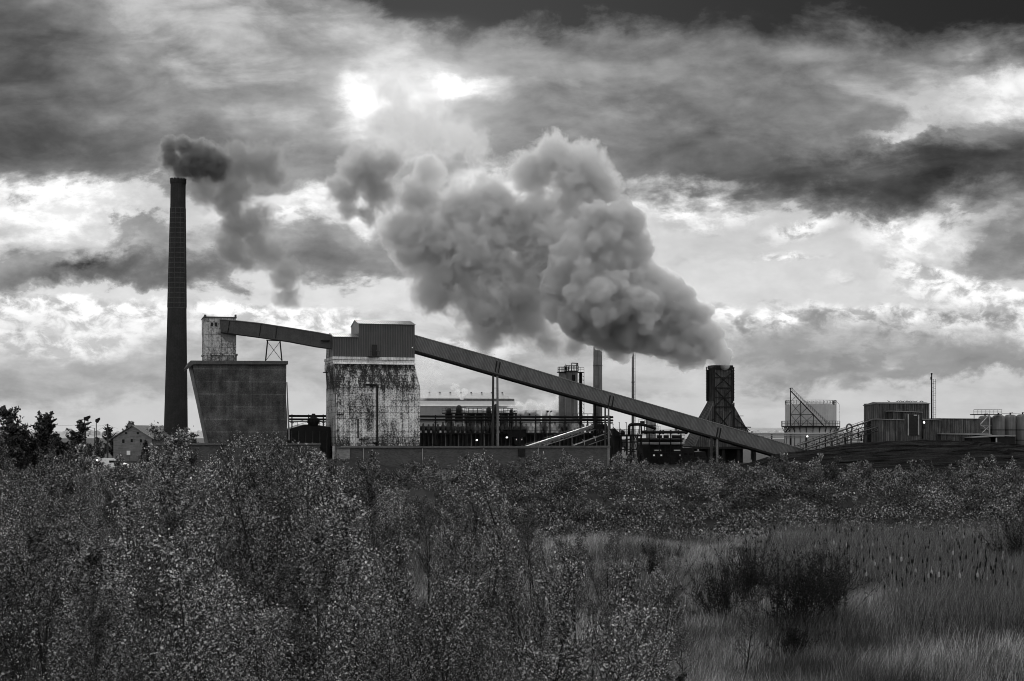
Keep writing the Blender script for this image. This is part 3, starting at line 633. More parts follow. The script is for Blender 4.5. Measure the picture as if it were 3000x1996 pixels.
for x0, x1, y, lab in ((1543, 1584, 1203.5, 'plain pale block building left of the gap before the silos'), (1603, 1642, 1203.5, 'plain pale block building against the foot of the silos')):
    t = thing('block_building', lab, 'building', G.W(G.u((x0+x1)/2, -8), -5, 0))
    b = B(); b.pbox(G, x0, x1, y, 1900, -8, 9); part('wall', b, M['shed'], t)
    b = B(); b.pbox(G, x0-.5, x1+.5, y-1.2, y, -8.2, 9.4); part('roof', b, M['mid'], t)
    b = B(); b.pbox(G, x0+6, x0+11, y+8, y+14, -8.08, .1); part('window', b, M['glass'], t)
# ------------------------------------------------------------------ silos with the lattice stair
S = Fr(372.0, .287); t = thing('twin_silos', 'pair of tall grey cylindrical silos with railed tops behind the great conveyor', 'silos', tuple(S.P(1674, HY, 0).xy)+(0,))
def silo(xc, w, ytop, off, m):
    c = S.P(xc, HY, off); r = w/2*c.y/FPX; zt = S.z(xc, ytop, off); b = B().lathe((c.x, c.y), [(0, r), (zt, r)], 28); x = part('silo', b, m, t, smooth=True)
    b = B().lathe((c.x, c.y), [(zt+.004, r+.25), (zt+.2, r+.25)], 28); ring = [Vector((c.x+(r+.2)*math.cos(a), c.y+(r+.2)*math.sin(a), zt+.2)) for a in np.linspace(0, 2*math.pi, 17)]
    b.rail(ring, 1.3, .06, 3); part('handrail', b, M['dark'], x); return c, r, zt
silo(1650, 27, 1092, 8, M['mid']); c, r, zt = silo(1674, 37, 1089, 0, M['silo'])
b = B(); q = S.P(1698, HY, 2)
b.lathe((S.P(1701, HY, 2).x, q.y), [(0, .42), (S.z(1701, 1092, 2), .42)], 10); part('riser_pipe', b, M['dark'], t)
b = B(); pA, pB = S.P(1694, HY, 1), S.P(1711, HY, 1); zt2 = S.z(1700, 1092, 1)
for i in range(22):
    f0, f1 = i/22*zt2, (i+1)/22*zt2; b.bar((pB.x, pB.y, f0), (pB.x, pB.y, f1), .1); b.bar((pB.x-1.0, pB.y, f0), (pB.x-1.0, pB.y, f1), .06); b.bar((pB.x, pB.y, f0), (pB.x-1.0, pB.y, f1), .05); b.bar((pB.x, pB.y, f1), (pB.x-1.0, pB.y, f1), .05)
    b.bar((pA.x, pA.y, f0), (pA.x+.7, pA.y, f1), .04); b.bar((pA.x+.7, pA.y, f0), (pA.x+.7, pA.y, f1), .05)
part('lattice_stair', b, M['dark'], t)
b = B(); b.pbox(S, 1638, 1657, 1090, 1092, -.5, 2); b.pbox(S, 1690, 1712, 1090, 1092, -.5, 3); b.rail([S.P(1639, 1090, -.5), S.P(1656, 1090, -.5)], 1.2, .06, .9).rail([S.P(1692, 1090, -.5), S.P(1711, 1090, -.5)], 1.2, .06, .9); part('side_platform', b, M['dark'], t)
b = B(); b.path([S.P(1675, 1088, 0), S.P(1675, 1064, 0), S.P(1693, 1065, 0), S.P(1693, 1088, 0)], .12, 6); b.path([S.P(1688, 1086, 0), S.P(1688, 1070, 0), S.P(1691, 1066, 0), S.P(1693, 1070, 0)], .1, 6); b.bar(S.P(1658, 1088, 0), S.P(1657.5, 1066, 0), .08).rail([S.P(1657, 1083, 0), S.P(1692, 1083, 0)], 1.1, .06, 1.2); part('top_pipework', b, M['dark'], t)
b = B(); b.pbox(S, 1676, 1685, 1098, 1128, -1.95, .1); part('soot_patch_door', b, M['dark'], t)
# ------------------------------------------------------------------ pale stacks
def stack(px, w0, w1, ytop, d, m, lab, bands=(), dark_top=False):
    q = d/FPX; c = seen(px, HY, d); t = thing('steel_stack', lab, 'stack', (c.x, c.y, 0)); zt = EYE+(HY-ytop)*q
    b = B().lathe((c.x, c.y), [(0, w1/2*q), (zt, w0/2*q)], 28, True); part('shaft', b, m, t, smooth=True)
    for y in bands:
        z = EYE+(HY-y)*q; rr = (w0+(w1-w0)*(y-ytop)/(HY-ytop))/2*q; b = B().lathe((c.x, c.y), [(z-.12, rr+.08), (z+.12, rr+.08)], 24); part('ring', b, M['mid'], t)
    return t, c, zt, q
stack(1751, 26, 28, 1010, 395, M['silo'], 'thick pale steel stack reaching up into the steam', (1071, 1190))
t, c, zt, q = stack(1854.5, 7, 9.5, 1012, 400, M['silo'], 'thin pale steel stack reaching up into the steam', (1120,))
b = B().ladder((c.x+.55, c.y-.2, 1), (c.x+.45, c.y-.2, zt-1), .35, Vector((1, 0, 0)), .9, .05); part('ladder', b, M['mid'], t)
t = thing('short_stack', 'dark post-like stack standing under the great conveyor beside the laced legs', 'stack', tuple(R.P(1744, HY, 8).xy)+(0,))
c = R.P(1744, HY, 8); b = B().lathe((c.x, c.y), [(0, .28), (R.z(1744, 1178, 8), .26)], 10); part('shaft', b, M['dark'], t)
b = B().lathe((c.x, c.y), [(R.z(1744, 1180, 8), .34), (R.z(1744, 1177.5, 8), .34)], 10); part('collar', b, M['dark'], t)
# ------------------------------------------------------------------ quenching tower
Q = Fr(336.0); t = thing('quenching_tower', 'dark timber-clad quenching tower with flared skirt and steam pouring from its top', 'quenching tower', Q.W(Q.u(2119), 2, 0))
Dq = 3.4; ua, ub = Q.u(2093), Q.u(2144.5); zt = Q.z(2120, 1071); zs = Q.z(2120, 1178)
b = B().box(Q, ua, ub, 0, Dq, zs-.2, zt); part('shaft', b, M['quench'], t)
zb = Q.z(2120, 1309); fa, fb = Q.u(2037), Q.u(2218)
b = B().loft(Q, [(zb, fa, fb, 0.02, 7.2), (zs, ua+.02, ub-.02, .02, Dq-.02)]); part('flared_skirt', b, M['quench'], t)
b = B(); k = [Q.W(fa-.06, -.1, zb), Q.W(ua-.06, -.1, zs), Q.W(ua-.06, Dq+.1, zs), Q.W(fa-.06, 7.3, zb)]; b.prism(k, Vector((-.12, -.05, .12)))
for i in range(9): b.bar(k[0].lerp(k[3], i/8)+Vector((-.15, 0, .15)), k[1].lerp(k[2], i/8)+Vector((-.15, 0, .15)), .09)
for i in range(12): b.bar(k[0].lerp(k[1], i/11)+Vector((-.12, 0, .12)), k[3].lerp(k[2], i/11)+Vector((-.12, 0, .12)), .05)
part('slatted_roof', b, M['quenchside'], t)
b = B(); b.box(Q, ua-.2, ub+.2, -.25, Dq+.2, zt-.9, zt+.05); part('top_curb', b, M['dark'], t)
for u in (ua-.1, ub+.05):
    for w_ in (-.28, Dq+.05): b = B().box(Q, u-.18, u+.18, w_, w_+.25, zs-.3, zt-.95); part('corner_post', b, M['dark'], t)
ys = [1082, 1107, 1137, 1165, 1192]
b = B()
for y in ys[:4]: z = Q.z(2120, y); b.box(Q, ua+.1, ub-.15, -.2, -.004, z-.12, z+.12)
part('girt', b, M['dark'], t)
for y0, y1 in ((1092, 1135), (1139, 1190), (1205, 1262)):
    b = B().bar(Q.P(2096, y0, -.12), Q.P(2144, y1, -.12), .13).bar(Q.P(2144, y0, -.12), Q.P(2096, y1, -.12), .13); part('cross_brace', b, M['dark'], t)
for x in (2070.5, 2149.5):
    oo = Dq if x < 2100 else 0; b = B().bar(Q.P(x, 1076, oo), Q.P(x, 1176, oo), .16, 6)
    for y in range(1078, 1172, 8): b.bar(Q.P(x-2.5, y, oo), Q.P(x+2.5, y, oo), .09)
    part('riser_pipe', b, M['dark'], t)
b = B().bar(Q.P(2095, 1190, -.2), Q.P(2095, 1300, -.2), .2).bar(Q.P(2150, 1180, -.2), Q.P(2150, 1300, -.2), .22); part('skirt_post', b, M['dark'], t)
b = B().bar(Q.P(2096, 1222, -.15), Q.P(2062, 1262, -.15), .12).bar(Q.P(2150, 1222, -.15), Q.P(2196, 1262, -.15), .12).bar(Q.P(2096, 1192, -.15), Q.P(2150, 1192, -.15), .16).bar(Q.P(2096, 1250, -.15), Q.P(2200, 1252, -.15), .15).bar(Q.P(2150, 1219, -.15), Q.P(2178, 1219, -.15), .1); part('skirt_bracing', b, M['dark'], t)
b = B(); b.pbox(Q, 2030, 2222, 1309, 1316, -.3, 7.8); part('ring_beam', b, M['dark'], t)
for x in (2040, 2078, 2120, 2165, 2212):
    b = B(); u = Q.u(x); b.box(Q, u-.35, u+.35, 0.1, .9, 0, zb-.6); part('leg', b, M['dark'], t)
b = B(); b.box(Q, fa+4, fb-1, 6, 7, 0, zb-.6); part('rear_wall', b, M['dark'], t)
# quench car / loco under the tower's left side
QF = Fr(326.0); t = thing('quenching_locomotive', 'black boxy quenching locomotive at the left foot of the quenching tower', 'locomotive', QF.W(QF.u(2010), 1, 0))
b = B(); b.poly(QF, [(1997, 1325), (2002, 1312), (2030, 1311), (2034, 1322), (2034, 1345), (1997, 1345)], 0, 2.6); part('cab', b, M['dark'], t)
b = B(); b.pbox(QF, 1992, 2072, 1340, 1356, -.2, 3); part('frame', b, M['dark'], t)
b = B(); b.poly(QF, [(2036, 1324), (2066, 1322), (2070, 1339), (2036, 1339)], .2, 2.3); part('body', b, M['dark'], t)
for x in (2003, 2020, 2045, 2062):
    c = QF.P(x, 1361, -.25); b = B().bar(c, c+QF.N()*.12, .42, 14); part('wheel', b, M['steel'], t)
for x in (2005, 2020):
    b = B(); b.pbox(QF, x, x+9, 1328, 1334, -.05, .08); part('window', b, M['glass'], t)
# ------------------------------------------------------------------ exhauster yard between the wall and the quenching tower
Y = Fr(318.0)
t = thing('exhauster_house', 'dark flat-topped process building left of the quenching tower', 'building', Y.W(Y.u(1880, 8), 10, 0))
b = B(); b.pbox(Y, 1900, 2000, 1284, 1900, 8, 7); part('wall', b, M['dark'], t)
for y, x0, r, m in ((1286, 1903, .22, 'mid'), (1300, 1868, .3, 'pale')):
    z = Y.z(1950, y, 7.6); b = B().bar(Y.W(Y.u(x0, 7.6), 7.6, z), Y.W(Y.u(2004, 7.6), 7.6, z), r, 8); part('pipe', b, M[m], t)
for x in (1914, 1935.5, 1992):
    b = B(); b.pbox(Y, x, x+4.5, 1332, 1336.5, 7.85, .14); part('window', b, M['lampw'], t)
for x in (1918, 1975):
    b = B(); b.pbox(Y, x, x+19, 1318.5, 1320, 7.8, .15); part('light_strip', b, M['lampw'], t)
b = B(); b.pbox(Y, 1902, 2000, 1325, 1325.8, 7.9, .1); b.pbox(Y, 1925, 1925.8, 1320, 1345, 7.87, .1); b.pbox(Y, 1948, 1949, 1300, 1355, 7.87, .1); part('conduit', b, M['steel'], t)
t = thing('gas_main', 'thick black horizontal gas main with flanges left of the quenching tower', 'pipe', Y.W(Y.u(1950, 5), 5, 0))
z = Y.z(1950, 1266.5, 5); b = B().bar(Y.W(Y.u(1880, 5), 5, z), Y.W(Y.u(2014, 5), 5, z), .36, 12); part('pipe', b, M['dark'], t)
for x in (1893, 1915, 1935, 1943, 1965, 1988, 2010):
    c = Y.W(Y.u(x, 5), 5, z); b = B().bar(c-Y.U()*.12, c+Y.U()*.12, .5, 12); part('flange', b, M['dark'], t)
for x in (1902, 1932, 1965, 1995):
    c = Y.W(Y.u(x, 5), 5, 0); b = B().bar(c, (c.x, c.y, z-.3), .16, 6); part('support', b, M['dark'], t)
for x in (1932, 1952, 1976, 1990):
    c = Y.W(Y.u(x, 5), 5.2, z-1.05); b = B().bar(c-Y.U()*.5, c+Y.U()*.6, .38, 8); part('valve', b, M['dark'], t)
b = B(); b.pbox(Y, 1979, 1985, 1254, 1262, 4.8, .5); b.pbox(Y, 1977.5, 1986.5, 1253, 1254.3, 4.7, .7); part('vent_box', b, M['mid'], t)
b = B(); zz_ = Y.z(1950, 1283, 4); b.box(Y, Y.u(1900, 4), Y.u(2004, 4), 3.5, 4.6, zz_-.15, zz_); b.rail([Y.W(Y.u(1900, 4), 3.5, zz_), Y.W(Y.u(2004, 4), 3.5, zz_)], 1.1, .04, 2.2); part('walkway', b, M['dark'], t)
t = thing('pipe_gantry', 'dark open steel frame with railed deck and vessels right of the brick wall', 'gantry', Y.W(Y.u(1840, 1), 3, 0))
zd = Y.z(1840, 1273, 1); b = B().box(Y, Y.u(1797, 1), Y.u(1882, 1), 1, 6.5, zd-.5, zd); part('deck', b, M['dark'], t)
b = B(); b.rail([Y.W(Y.u(1798, 1), 1, zd), Y.W(Y.u(1881, 1), 1, zd)], 1.15, .055, .85).rail([Y.W(Y.u(1798, 1), 6.4, zd), Y.W(Y.u(1881, 1), 6.4, zd)], 1.15, .055, 1.1); part('handrail', b, M['dark'], t)
for x in (1799, 1818, 1837, 1848, 1868, 1879):
    for w_ in (1.1, 6.0): b = B(); u = Y.u(x, w_); b.box(Y, u-.17, u+.17, w_, w_+.3, 0, zd-.503); part('column', b, M['dark'] if x != 1868 else M['steel'], t)
b = B(); b.pbox(Y, 1795, 1822, 1276, 1366, 1.5, 4); part('tank_wall', b, M['dark'], t)
b = B().bar(Y.P(1862, 1277, .9), Y.P(1850, 1316, .9), .12).bar(Y.P(1862, 1277, .9), Y.P(1872, 1316, .9), .12).bar(Y.P(1853, 1277, .9), Y.P(1878, 1362, .9), .1).bar(Y.P(1872, 1300, .8), Y.P(1893, 1362, .8), .14).bar(Y.P(1868, 1300, .8), Y.P(1889, 1362, .8), .08); part('diagonal_brace', b, M['steel'], t)
for y in (1296, 1318, 1345):
    b = B(); z = Y.z(1840, y, 1.2); b.box(Y, Y.u(1822, 1), Y.u(1880, 1), 1.2, 1.5, z-.1, z+.1); b.box(Y, Y.u(1822, 5), Y.u(1880, 5), 5, 5.3, z-.1, z+.1); part('cross_beam', b, M['dark'], t)
for x, y, r in ((1828, 1300, .75), (1833, 1302, .5), (1845, 1340, .4)):
    c = Y.P(x, HY, 3.5); z = Y.z(x, y, 3.5); b = B().lathe((c.x, c.y), [(z-.9, r*.6), (z-.6, r), (z+.6, r), (z+.9, r*.6)], 14); part('vessel', b, M['side'], t, smooth=True)
for i in range(26):
    x = rnd.uniform(1822, 1878); y = rnd.uniform(1284, 1360); w_ = rnd.uniform(1.5, 5.5); L_ = rnd.uniform(.5, 2.2); z = Y.z(x, y, w_)
    p = Y.W(Y.u(x, w_), w_, z); q_ = p+(Y.U()*L_ if rnd.random() < .5 else Vector((0, 0, L_))); b = B().bar(p, q_, rnd.uniform(.06, .14), 6); part('pipe', b, M[rnd.choice(['dark', 'dark', 'steel', 'mid'])], t)
b = B().ladder(Y.P(1845, 1322, 1), Y.P(1845, 1300, 1), .9, Y.U(), .3, .05); part('ladder', b, M['mid'], t)
t = thing('gooseneck_pipe', 'fat bent black pipe arching over the process frame deck', 'pipe', Y.P(1843, 1273, 2))
b = B().path([Y.P(1843, 1273, 2), Y.P(1843, 1252, 2), Y.P(1844, 1247, 2), Y.P(1849, 1244, 2), Y.P(1876, 1243.5, 2), Y.P(1890, 1246, 2), Y.P(1910, 1252, 2.5), Y.P(1919, 1256, 3)], .36, 10); part('pipe', b, M['dark'], t, smooth=True)
b = B().bar(Y.P(1873, 1242, 1.9), Y.P(1873, 1272, 1.9), .16).bar(Y.P(1878, 1247, 1.9), Y.P(1880, 1272, 1.9), .26).bar(Y.P(1888, 1247, 1.9), Y.P(1888, 1272, 1.9), .12); part('support', b, M['dark'], t)
b = B().rail([Y.P(1870, 1240, 2), Y.P(1892, 1240, 2)], .9, .05, .8); b.pbox(Y, 1880, 1889, 1234, 1241, 2, 1); part('valve', b, M['dark'], t)
t = thing('scrubber_vessel', 'broad grey cylindrical vessel half hidden below the great conveyor', 'vessel', tuple(Y.P(1907, HY, 12).xy)+(0,))
c = Y.P(1907, HY, 12); q = c.y/FPX; b = B().lathe((c.x, c.y), [(0, 14.5*q), (Y.z(1907, 1215, 12), 14.5*q)], 24); part('shell', b, M['silo'], t, smooth=True)
b = B(); z = Y.z(1907, 1246, 12); b.lathe((c.x, c.y), [(z-.1, 15.3*q), (z+.1, 15.3*q)], 24); b.ladder((c.x+15.5*q, c.y, 3), (c.x+15.5*q, c.y, EYE+5.4), .5, Vector((1, 0, 0)), .6, .05); b.ladder((c.x-15.8*q, c.y-.4, EYE+1), (c.x-15.8*q, c.y-.4, EYE+6), .7, Vector((1, 0, 0)), .5, .05); part('ladder', b, M['dark'], t)
b = B().rail([Y.P(1923, 1261, 12), Y.P(1934, 1261, 12)], 1.0, .05, .5); part('handrail', b, M['dark'], t)
for x, y0, y1, lab in ((1814.5, 1238, 1273, 'plain black pipe post on the process frame deck'), (1835, 1239, 1273, 'T-topped black pole on the process frame deck'), (1796, 1243, 1273, 'small floodlight pole beside the laced legs')):
    t = thing('deck_pole', lab, 'pole', Y.P(x, y1, 1.5)); b = B().bar(Y.P(x, y1, 1.5), Y.P(x, y0, 1.5), .07, 6); part('pole', b, M['dark'], t)
    b = B(); b.pbox(Y, x-(.9 if x == 1814.5 else 2.3), x+(.9 if x == 1814.5 else 2.3), y0-1, y0+.6, 1.4, .3); part('head', b, M['dark'], t)
t = thing('deck_machine', 'lumpy black pump on the process frame deck', 'machine', Y.P(1824, 1272, 2)); c = Y.P(1824, HY, 2.5); z = Y.z(1824, 1273, 2)
b = B().lathe((c.x, c.y), [(z, .5), (z+.3, .6), (z+.7, .45), (z+1.0, .15)], 10); part('casing', b, M['dark'], t); b = B().bar((c.x, c.y, z+.6), (c.x-.5, c.y, z+1.2), .1).bar((c.x, c.y, z+.6), (c.x+.35, c.y, z+.9), .08); part('handle_bar', b, M['dark'], t)
# deck clutter beside the laced legs
t = thing('deck_hood', 'dark wedge-shaped hood at the left end of the process frame deck', 'hood', Y.P(1803, 1273, 2))
b = B().poly(Y, [(1796, 1273), (1797, 1257), (1802, 1255), (1808, 1262), (1814, 1267), (1815, 1273)], 1.6, 2); part('casing', b, M['dark'], t)
b = B().bar(Y.P(1799, 1256, 1.8), Y.P(1797, 1251, 1.8), .08); part('lifting_eye', b, M['dark'], t)
# ------------------------------------------------------------------ white open conveyor and the hooped one under it
I = Fr(308.0); t = thing('open_conveyor', 'pale open inclined conveyor with handrail rising over the brick wall', 'conveyor', I.W(I.u(1660, 3), 4, 0))
lo0, hi0 = (1538, 1309), (1744, 1243)
b = B().poly(I, [(1541, 1308), (1744, 1243), (1746, 1249), (1560, 1308)], 3, 1.6); part('belt_cover', b, M['light'], t)
b = B().truss(I.P(1560, 1310, 3), I.P(1746, 1251, 3), I.P(1585, 1309, 3), I.P(1748, 1258, 3), 13, .09); part('underside_truss', b, M['mid'], t)
b = B()
for i in range(12):
    f = (i+.5)/12; x, y = lo0[0]+(hi0[0]-lo0[0])*f, lo0[1]+(hi0[1]-lo0[1])*f; b.bar(I.P(x, y, 2.9), I.P(x, y-4.5, 2.9), .04)
b.bar(I.P(1532, 1305, 2.9), I.P(1572, 1292, 2.9), .05).bar(I.P(1594, 1284, 2.9), I.P(1736, 1239, 2.9), .05).bar(I.P(1594, 1284, 2.9), I.P(1594, 1290, 2.9), .05); part('handrail', b, M['steel'], t)
b = B(); b.pbox(I, 1743, 1771, 1243, 1257, 2.5, 2.6); b.pbox(I, 1749, 1786, 1256, 1258.5, 2.3, 3); b.rail([I.P(1748, 1256, 2.3), I.P(1785, 1256, 2.3)], 1.3, .06, .8); part('head_chute', b, M['dark'], t)
b = B().bar(I.P(1756, 1258, 3), I.W(I.u(1756, 3), 3, 0), .14).bar(I.P(1780, 1258, 3), I.W(I.u(1780, 3), 3, 0), .14).bar(I.P(1690, 1270, 3.4), I.W(I.u(1690, 3.4), 3.4, 0), .1); part('support', b, M['dark'], t)
t = thing('hooped_conveyor', 'dark conveyor with curved hoops below the pale open conveyor', 'conveyor', I.W(I.u(1740, 1), 2, 0))
b = B().poly(I, [(1684, 1305), (1786, 1268), (1789, 1279), (1720, 1305)], .6, 1.8); part('belt_trough', b, M['dark'], t)
b = B().bar(I.P(1679, 1304, .5), I.P(1784, 1267, .5), .09).bar(I.P(1724, 1304, .5), I.P(1789, 1281, .5), .1); part('side_rail', b, M['mid'], t)
for x, y in ((1680, 1302), (1709, 1290), (1741, 1279), (1772, 1268), (1787, 1262)):
    b = B().path([I.P(x-3, y-1, .5), I.P(x, y, .5), I.P(x+2, y+4, .5), I.P(x+4, y+13, .5)], .09, 5); part('hoop', b, M['pale'], t)
# ------------------------------------------------------------------ gasholder
q = 420/FPX; gc = seen(2375, HY, 420); t = thing('gas_holder', 'round pale grey gas holder with railed galleries and a steel stair frame', 'gas holder', (gc.x, gc.y, 0))
zt = EYE+(HY-1186)*q; zl = EYE+(HY-1249)*q; b = B().lathe((gc.x, gc.y), [(zl-.2, 74*q), (zt, 74*q), (zt+.5, 50*q), (zt+.8, 20*q)], 48); part('bell', b, M['tank'], t)
b = B().lathe((gc.x, gc.y), [(0, 76*q), (zl-.9, 76*q), (zl-.3, 76*q)], 48); part('tank_wall', b, M['tank'], t)
b = B().lathe((gc.x, gc.y), [(zl-.35, 78*q), (zl-.3, 84.5*q), (zl, 84.5*q), (zl+.05, 78*q)], 48); part('gallery_deck', b, M['dark'], t)
for r_, z, h in ((84*q, zl, 1.5), (73.5*q, zt, 1.2)):
    b = B().rail([Vector((gc.x+r_*math.cos(a), gc.y+r_*math.sin(a), z)) for a in np.linspace(0, 2*math.pi, 41)], h, .06, 3); part('handrail', b, M['steel'], t)
for i in range(14):
    a = math.pi+math.pi*i/13; b = B(); ca, sa = math.cos(a), math.sin(a); b.bar((gc.x+76*q*ca, gc.y+76*q*sa, zl-1.8), (gc.x+84*q*ca, gc.y+84*q*sa, zl-.3), .1); b.bar((gc.x+76.4*q*ca, gc.y+76.4*q*sa, 0), (gc.x+76.4*q*ca, gc.y+76.4*q*sa, zl-.4), .09); part('bracket', b, M['steel'], t)
def g_(px, py, d=409): return seen(px, py, d)
b = B().bar(g_(2316, 1252), g_(2316, 1138), .17).bar(g_(2346, 1252), g_(2346, 1178), .14).bar(g_(2383, 1250), g_(2383, 1212), .12); part('frame_post', b, M['dark'], t)
b = B().bar(g_(2316, 1145), g_(2414, 1248), .2); part('stair_stringer', b, M['dark'], t)
b = B()
for dy_ in (-9, -5): b.bar(g_(2318, 1145+dy_), g_(2430, 1250+dy_), .05)
for i in range(20): f = i/19; b.bar(g_(2317+110*f, 1144+103*f), g_(2317+110*f, 1135+103*f), .05)
part('stair_rail', b, M['steel'], t)
b = B().bar(g_(2316, 1215), g_(2384, 1215), .1)
for (x0, y0, x1, y1) in ((2317, 1180, 2346, 1215), (2346, 1180, 2317, 1213), (2317, 1216, 2346, 1250), (2346, 1216, 2318, 1248), (2346, 1215, 2383, 1250), (2383, 1215, 2347, 1248), (2346, 1213, 2366, 1194), (2316, 1178, 2330, 1163)): b.bar(g_(x0, y0), g_(x1, y1), .08)
part('cross_brace', b, M['dark'], t)
b = B().bar(g_(2313, 1138), g_(2323, 1137.5), .12).bar(g_(2443, 1174), g_(2443, 1186), .25).bar(g_(2446, 1172), g_(2459, 1185), .05).bar(g_(2459, 1185), g_(2459, 1240), .04); part('davit', b, M['dark'], t)
b = B().bar(g_(2310, 1253, 407), g_(2300, 1268, 407), .3).bar(g_(2322, 1253, 407), g_(2306, 1268, 407), .1); part('inlet_brace', b, M['dark'], t)
# ------------------------------------------------------------------ pale pipe run behind the gallery end
PR = Fr(395.0, .1); t = thing('pipe_run', 'pale overhead pipes running in front of the gas holder', 'pipe', PR.W(PR.u(2380), 0, 0), None)
for y, r, m in ((1271, .28, 'pale'), (1277.5, .18, 'side'), (1283, .12, 'mid')):
    z = PR.z(2380, y); b = B().bar(PR.W(PR.u(2186), 0, z), PR.W(PR.u(2540), 0, z), r, 10); part('pipe', b, M[m], t, smooth=True)
for x in (2203, 2262, 2318, 2363, 2420, 2480, 2525):
    u = PR.u(x); b = B().box(PR, u-.2, u+.2, .3, .6, 0, PR.z(2380, 1269)); part('post', b, M['dark'], t)
b = B().bar(PR.P(2203, 1268), PR.P(2203, 1264), .2).bar(PR.P(2200, 1266), PR.P(2207, 1266), .12); part('valve', b, M['dark'], t)
b = B(); z = PR.z(2380, 1296, -3); b.bar(PR.W(PR.u(2480, -3), -3, z), PR.W(PR.u(2540, -3), -3, z), .3, 8); part('low_pipe', b, M['pale'], t)
L = PR.P(2365, 1279, -.8); t = thing('yard_lamp', 'small lit lamp on the pale pipes before the gas holder', 'lamp', (L.x, L.y, 0), 'lamps about the works')
b = B().bar((L.x, L.y, 0), L, .06); part('pole', b, M['steel'], t); b = B().lathe((L.x, L.y-.1), [(L.z-.2, .15), (L.z, .28), (L.z+.2, .15)], 10); part('lamp_head', b, M['lamp'], t)
# ------------------------------------------------------------------ two lattice conveyors climbing to the rusty shed
C2 = Fr(300.0, .287)
for (x0, y0, x1, y1, oo, lab) in ((2336, 1307, 2560, 1231, 6, 'upper open lattice conveyor climbing to the rusty shed'), (2365, 1316, 2572, 1252, 1, 'lower open lattice conveyor climbing to the rusty shed')):
    t = thing('lattice_conveyor', lab, 'conveyor', C2.W(C2.u((x0+x1)/2, oo), oo, 0), 'lattice conveyors')
    b = B()
    for w_ in (0, 1.4): b.truss(C2.P(x0, y0, oo+w_), C2.P(x1, y1, oo+w_), C2.P(x0+12, y0+9, oo+w_), C2.P(x1, y1+11, oo+w_), 14, .11)
    part('truss', b, M['dark'], t)
    b = B().poly(C2, [(x0, y0-1.5), (x1, y1-1.5), (x1, y1+1), (x0, y0+1)], oo+.1, 1.2); part('belt', b, M['steel'], t)
    b = B()
    for w_ in (-.2, 1.6):
        b.bar(C2.P(x0, y0-6, oo+w_), C2.P(x1, y1-8, oo+w_), .06)
        for i in range(15): f = i/14; b.bar(C2.P(x0+(x1-x0)*f, y0+(y1-y0)*f, oo+w_), C2.P(x0+(x1-x0)*f, y0+(y1-y0)*f-6-2*f, oo+w_), .05)
    part('handrail', b, M['steel'], t)
    for f in (.25, .45, .62, .8):
        b = B(); p = C2.P(x0+(x1-x0)*f, y0+(y1-y0)*f+9, oo); q_ = C2.P(x0+(x1-x0)*f, y0+(y1-y0)*f+9, oo+1.4); b.bar(p, (p.x-.4, p.y, 0), .1).bar(q_, (q_.x+.4, q_.y, 0), .1); part('leg', b, M['dark'], t)
c = C2.P(2488, 1256, 9); t = thing('pipe_loop', 'tall ring-shaped pipe loop standing behind the lattice conveyors', 'pipe', (c.x, c.y, 0))
b = B(); e = [Vector((c.x+.66*math.cos(a), c.y, c.z+.1+.95*math.sin(a))) for a in np.linspace(-.9, math.pi+.9, 20)]; b.path(e, .2, 8); b.bar(e[0], (e[0].x, e[0].y, 0), .2, 8).bar(e[-1], (e[-1].x, e[-1].y, 0), .2, 8); part('loop', b, M['mid'], t, smooth=True)
# ------------------------------------------------------------------ rusty shed group on the heap
X = Fr(306.0, .287)
t = thing('rusty_shed', 'tall dark rusty corrugated shed with a low pitched roof and an open black doorway', 'shed', X.W(X.u(2630), 5, 0))
ua, ub = X.u(2571), X.u(2723); ze = X.z(2640, 1182); D = 6.2
b = B().prism([X.W(ua, 0, 0), X.W(ub, 0, 0), X.W(ub, 0, ze), X.W(ua, 0, ze)], X.N()*D); part('wall', b, M['rustclad'], t)
b = B().prism([X.W(ua-.15, -.2, ze+.003), X.W(ua-.15, D/2-1.4, ze+.32), X.W(ua-.15, D+.2, ze-.35), X.W(ua-.15, D+.2, ze-.5), X.W(ua-.15, -.2, ze-.1)], X.U()*(ub-ua+.3)); part('roof', b, M['mid'], t)
b = B(); b.prism([X.W(ua-.05, .8, 0), X.W(ua-.05, .8, X.z(2550, 1240, 1)), X.W(ua-.05, 1.6, X.z(2550, 1230, 1)), X.W(ua-.05, 3.4, X.z(2550, 1230, 1)), X.W(ua-.05, 4.6, X.z(2550, 1242, 1)), X.W(ua-.05, 4.6, 0)], X.U()*.12); part('conveyor_opening', b, M['glass'], t)
b = B(); b.pbox(X, 2617, 2700, 1207, 1260, -2.2, 2.19); part('porch', b, M['rustclad'], t)
b = B().poly(X, [(2612, 1203.5), (2703, 1207), (2703, 1209), (2612, 1205.5)], -2.6, 3.0); part('porch_roof', b, M['side'], t)
b = B(); b.pbox(X, 2574, 2652, 1231, 1900, -3.2, 3.18); b.pbox(X, 2652.5, 2700, 1212, 1900, -3.0, 2.98); part('low_block', b, M['rustclad'], t)
b = B().poly(X, [(2570, 1227), (2650, 1229.5), (2650, 1231.5), (2570, 1229)], -3.5, 3.4); part('low_roof', b, M['side'], t)
b = B(); b.pbox(X, 2662, 2690, 1214, 1276, -3.16, .12); dr = part('doorway', b, M['glass'], t)
b = B(); b.pbox(X, 2660, 2663, 1214, 1276, -3.3, .13); b.pbox(X, 2690, 2693, 1216, 1274, -3.3, .13); part('door_post', b, M['pale'], dr)
b = B(); b.pbox(X, 2678, 2687, 1215, 1219, -3.4, .2); part('notice_panel', b, M['pale'], dr)
b = B(); b.pbox(X, 2704, 2757, 1231, 1900, -1.5, 4.5); part('side_block', b, M['rustclad'], t)
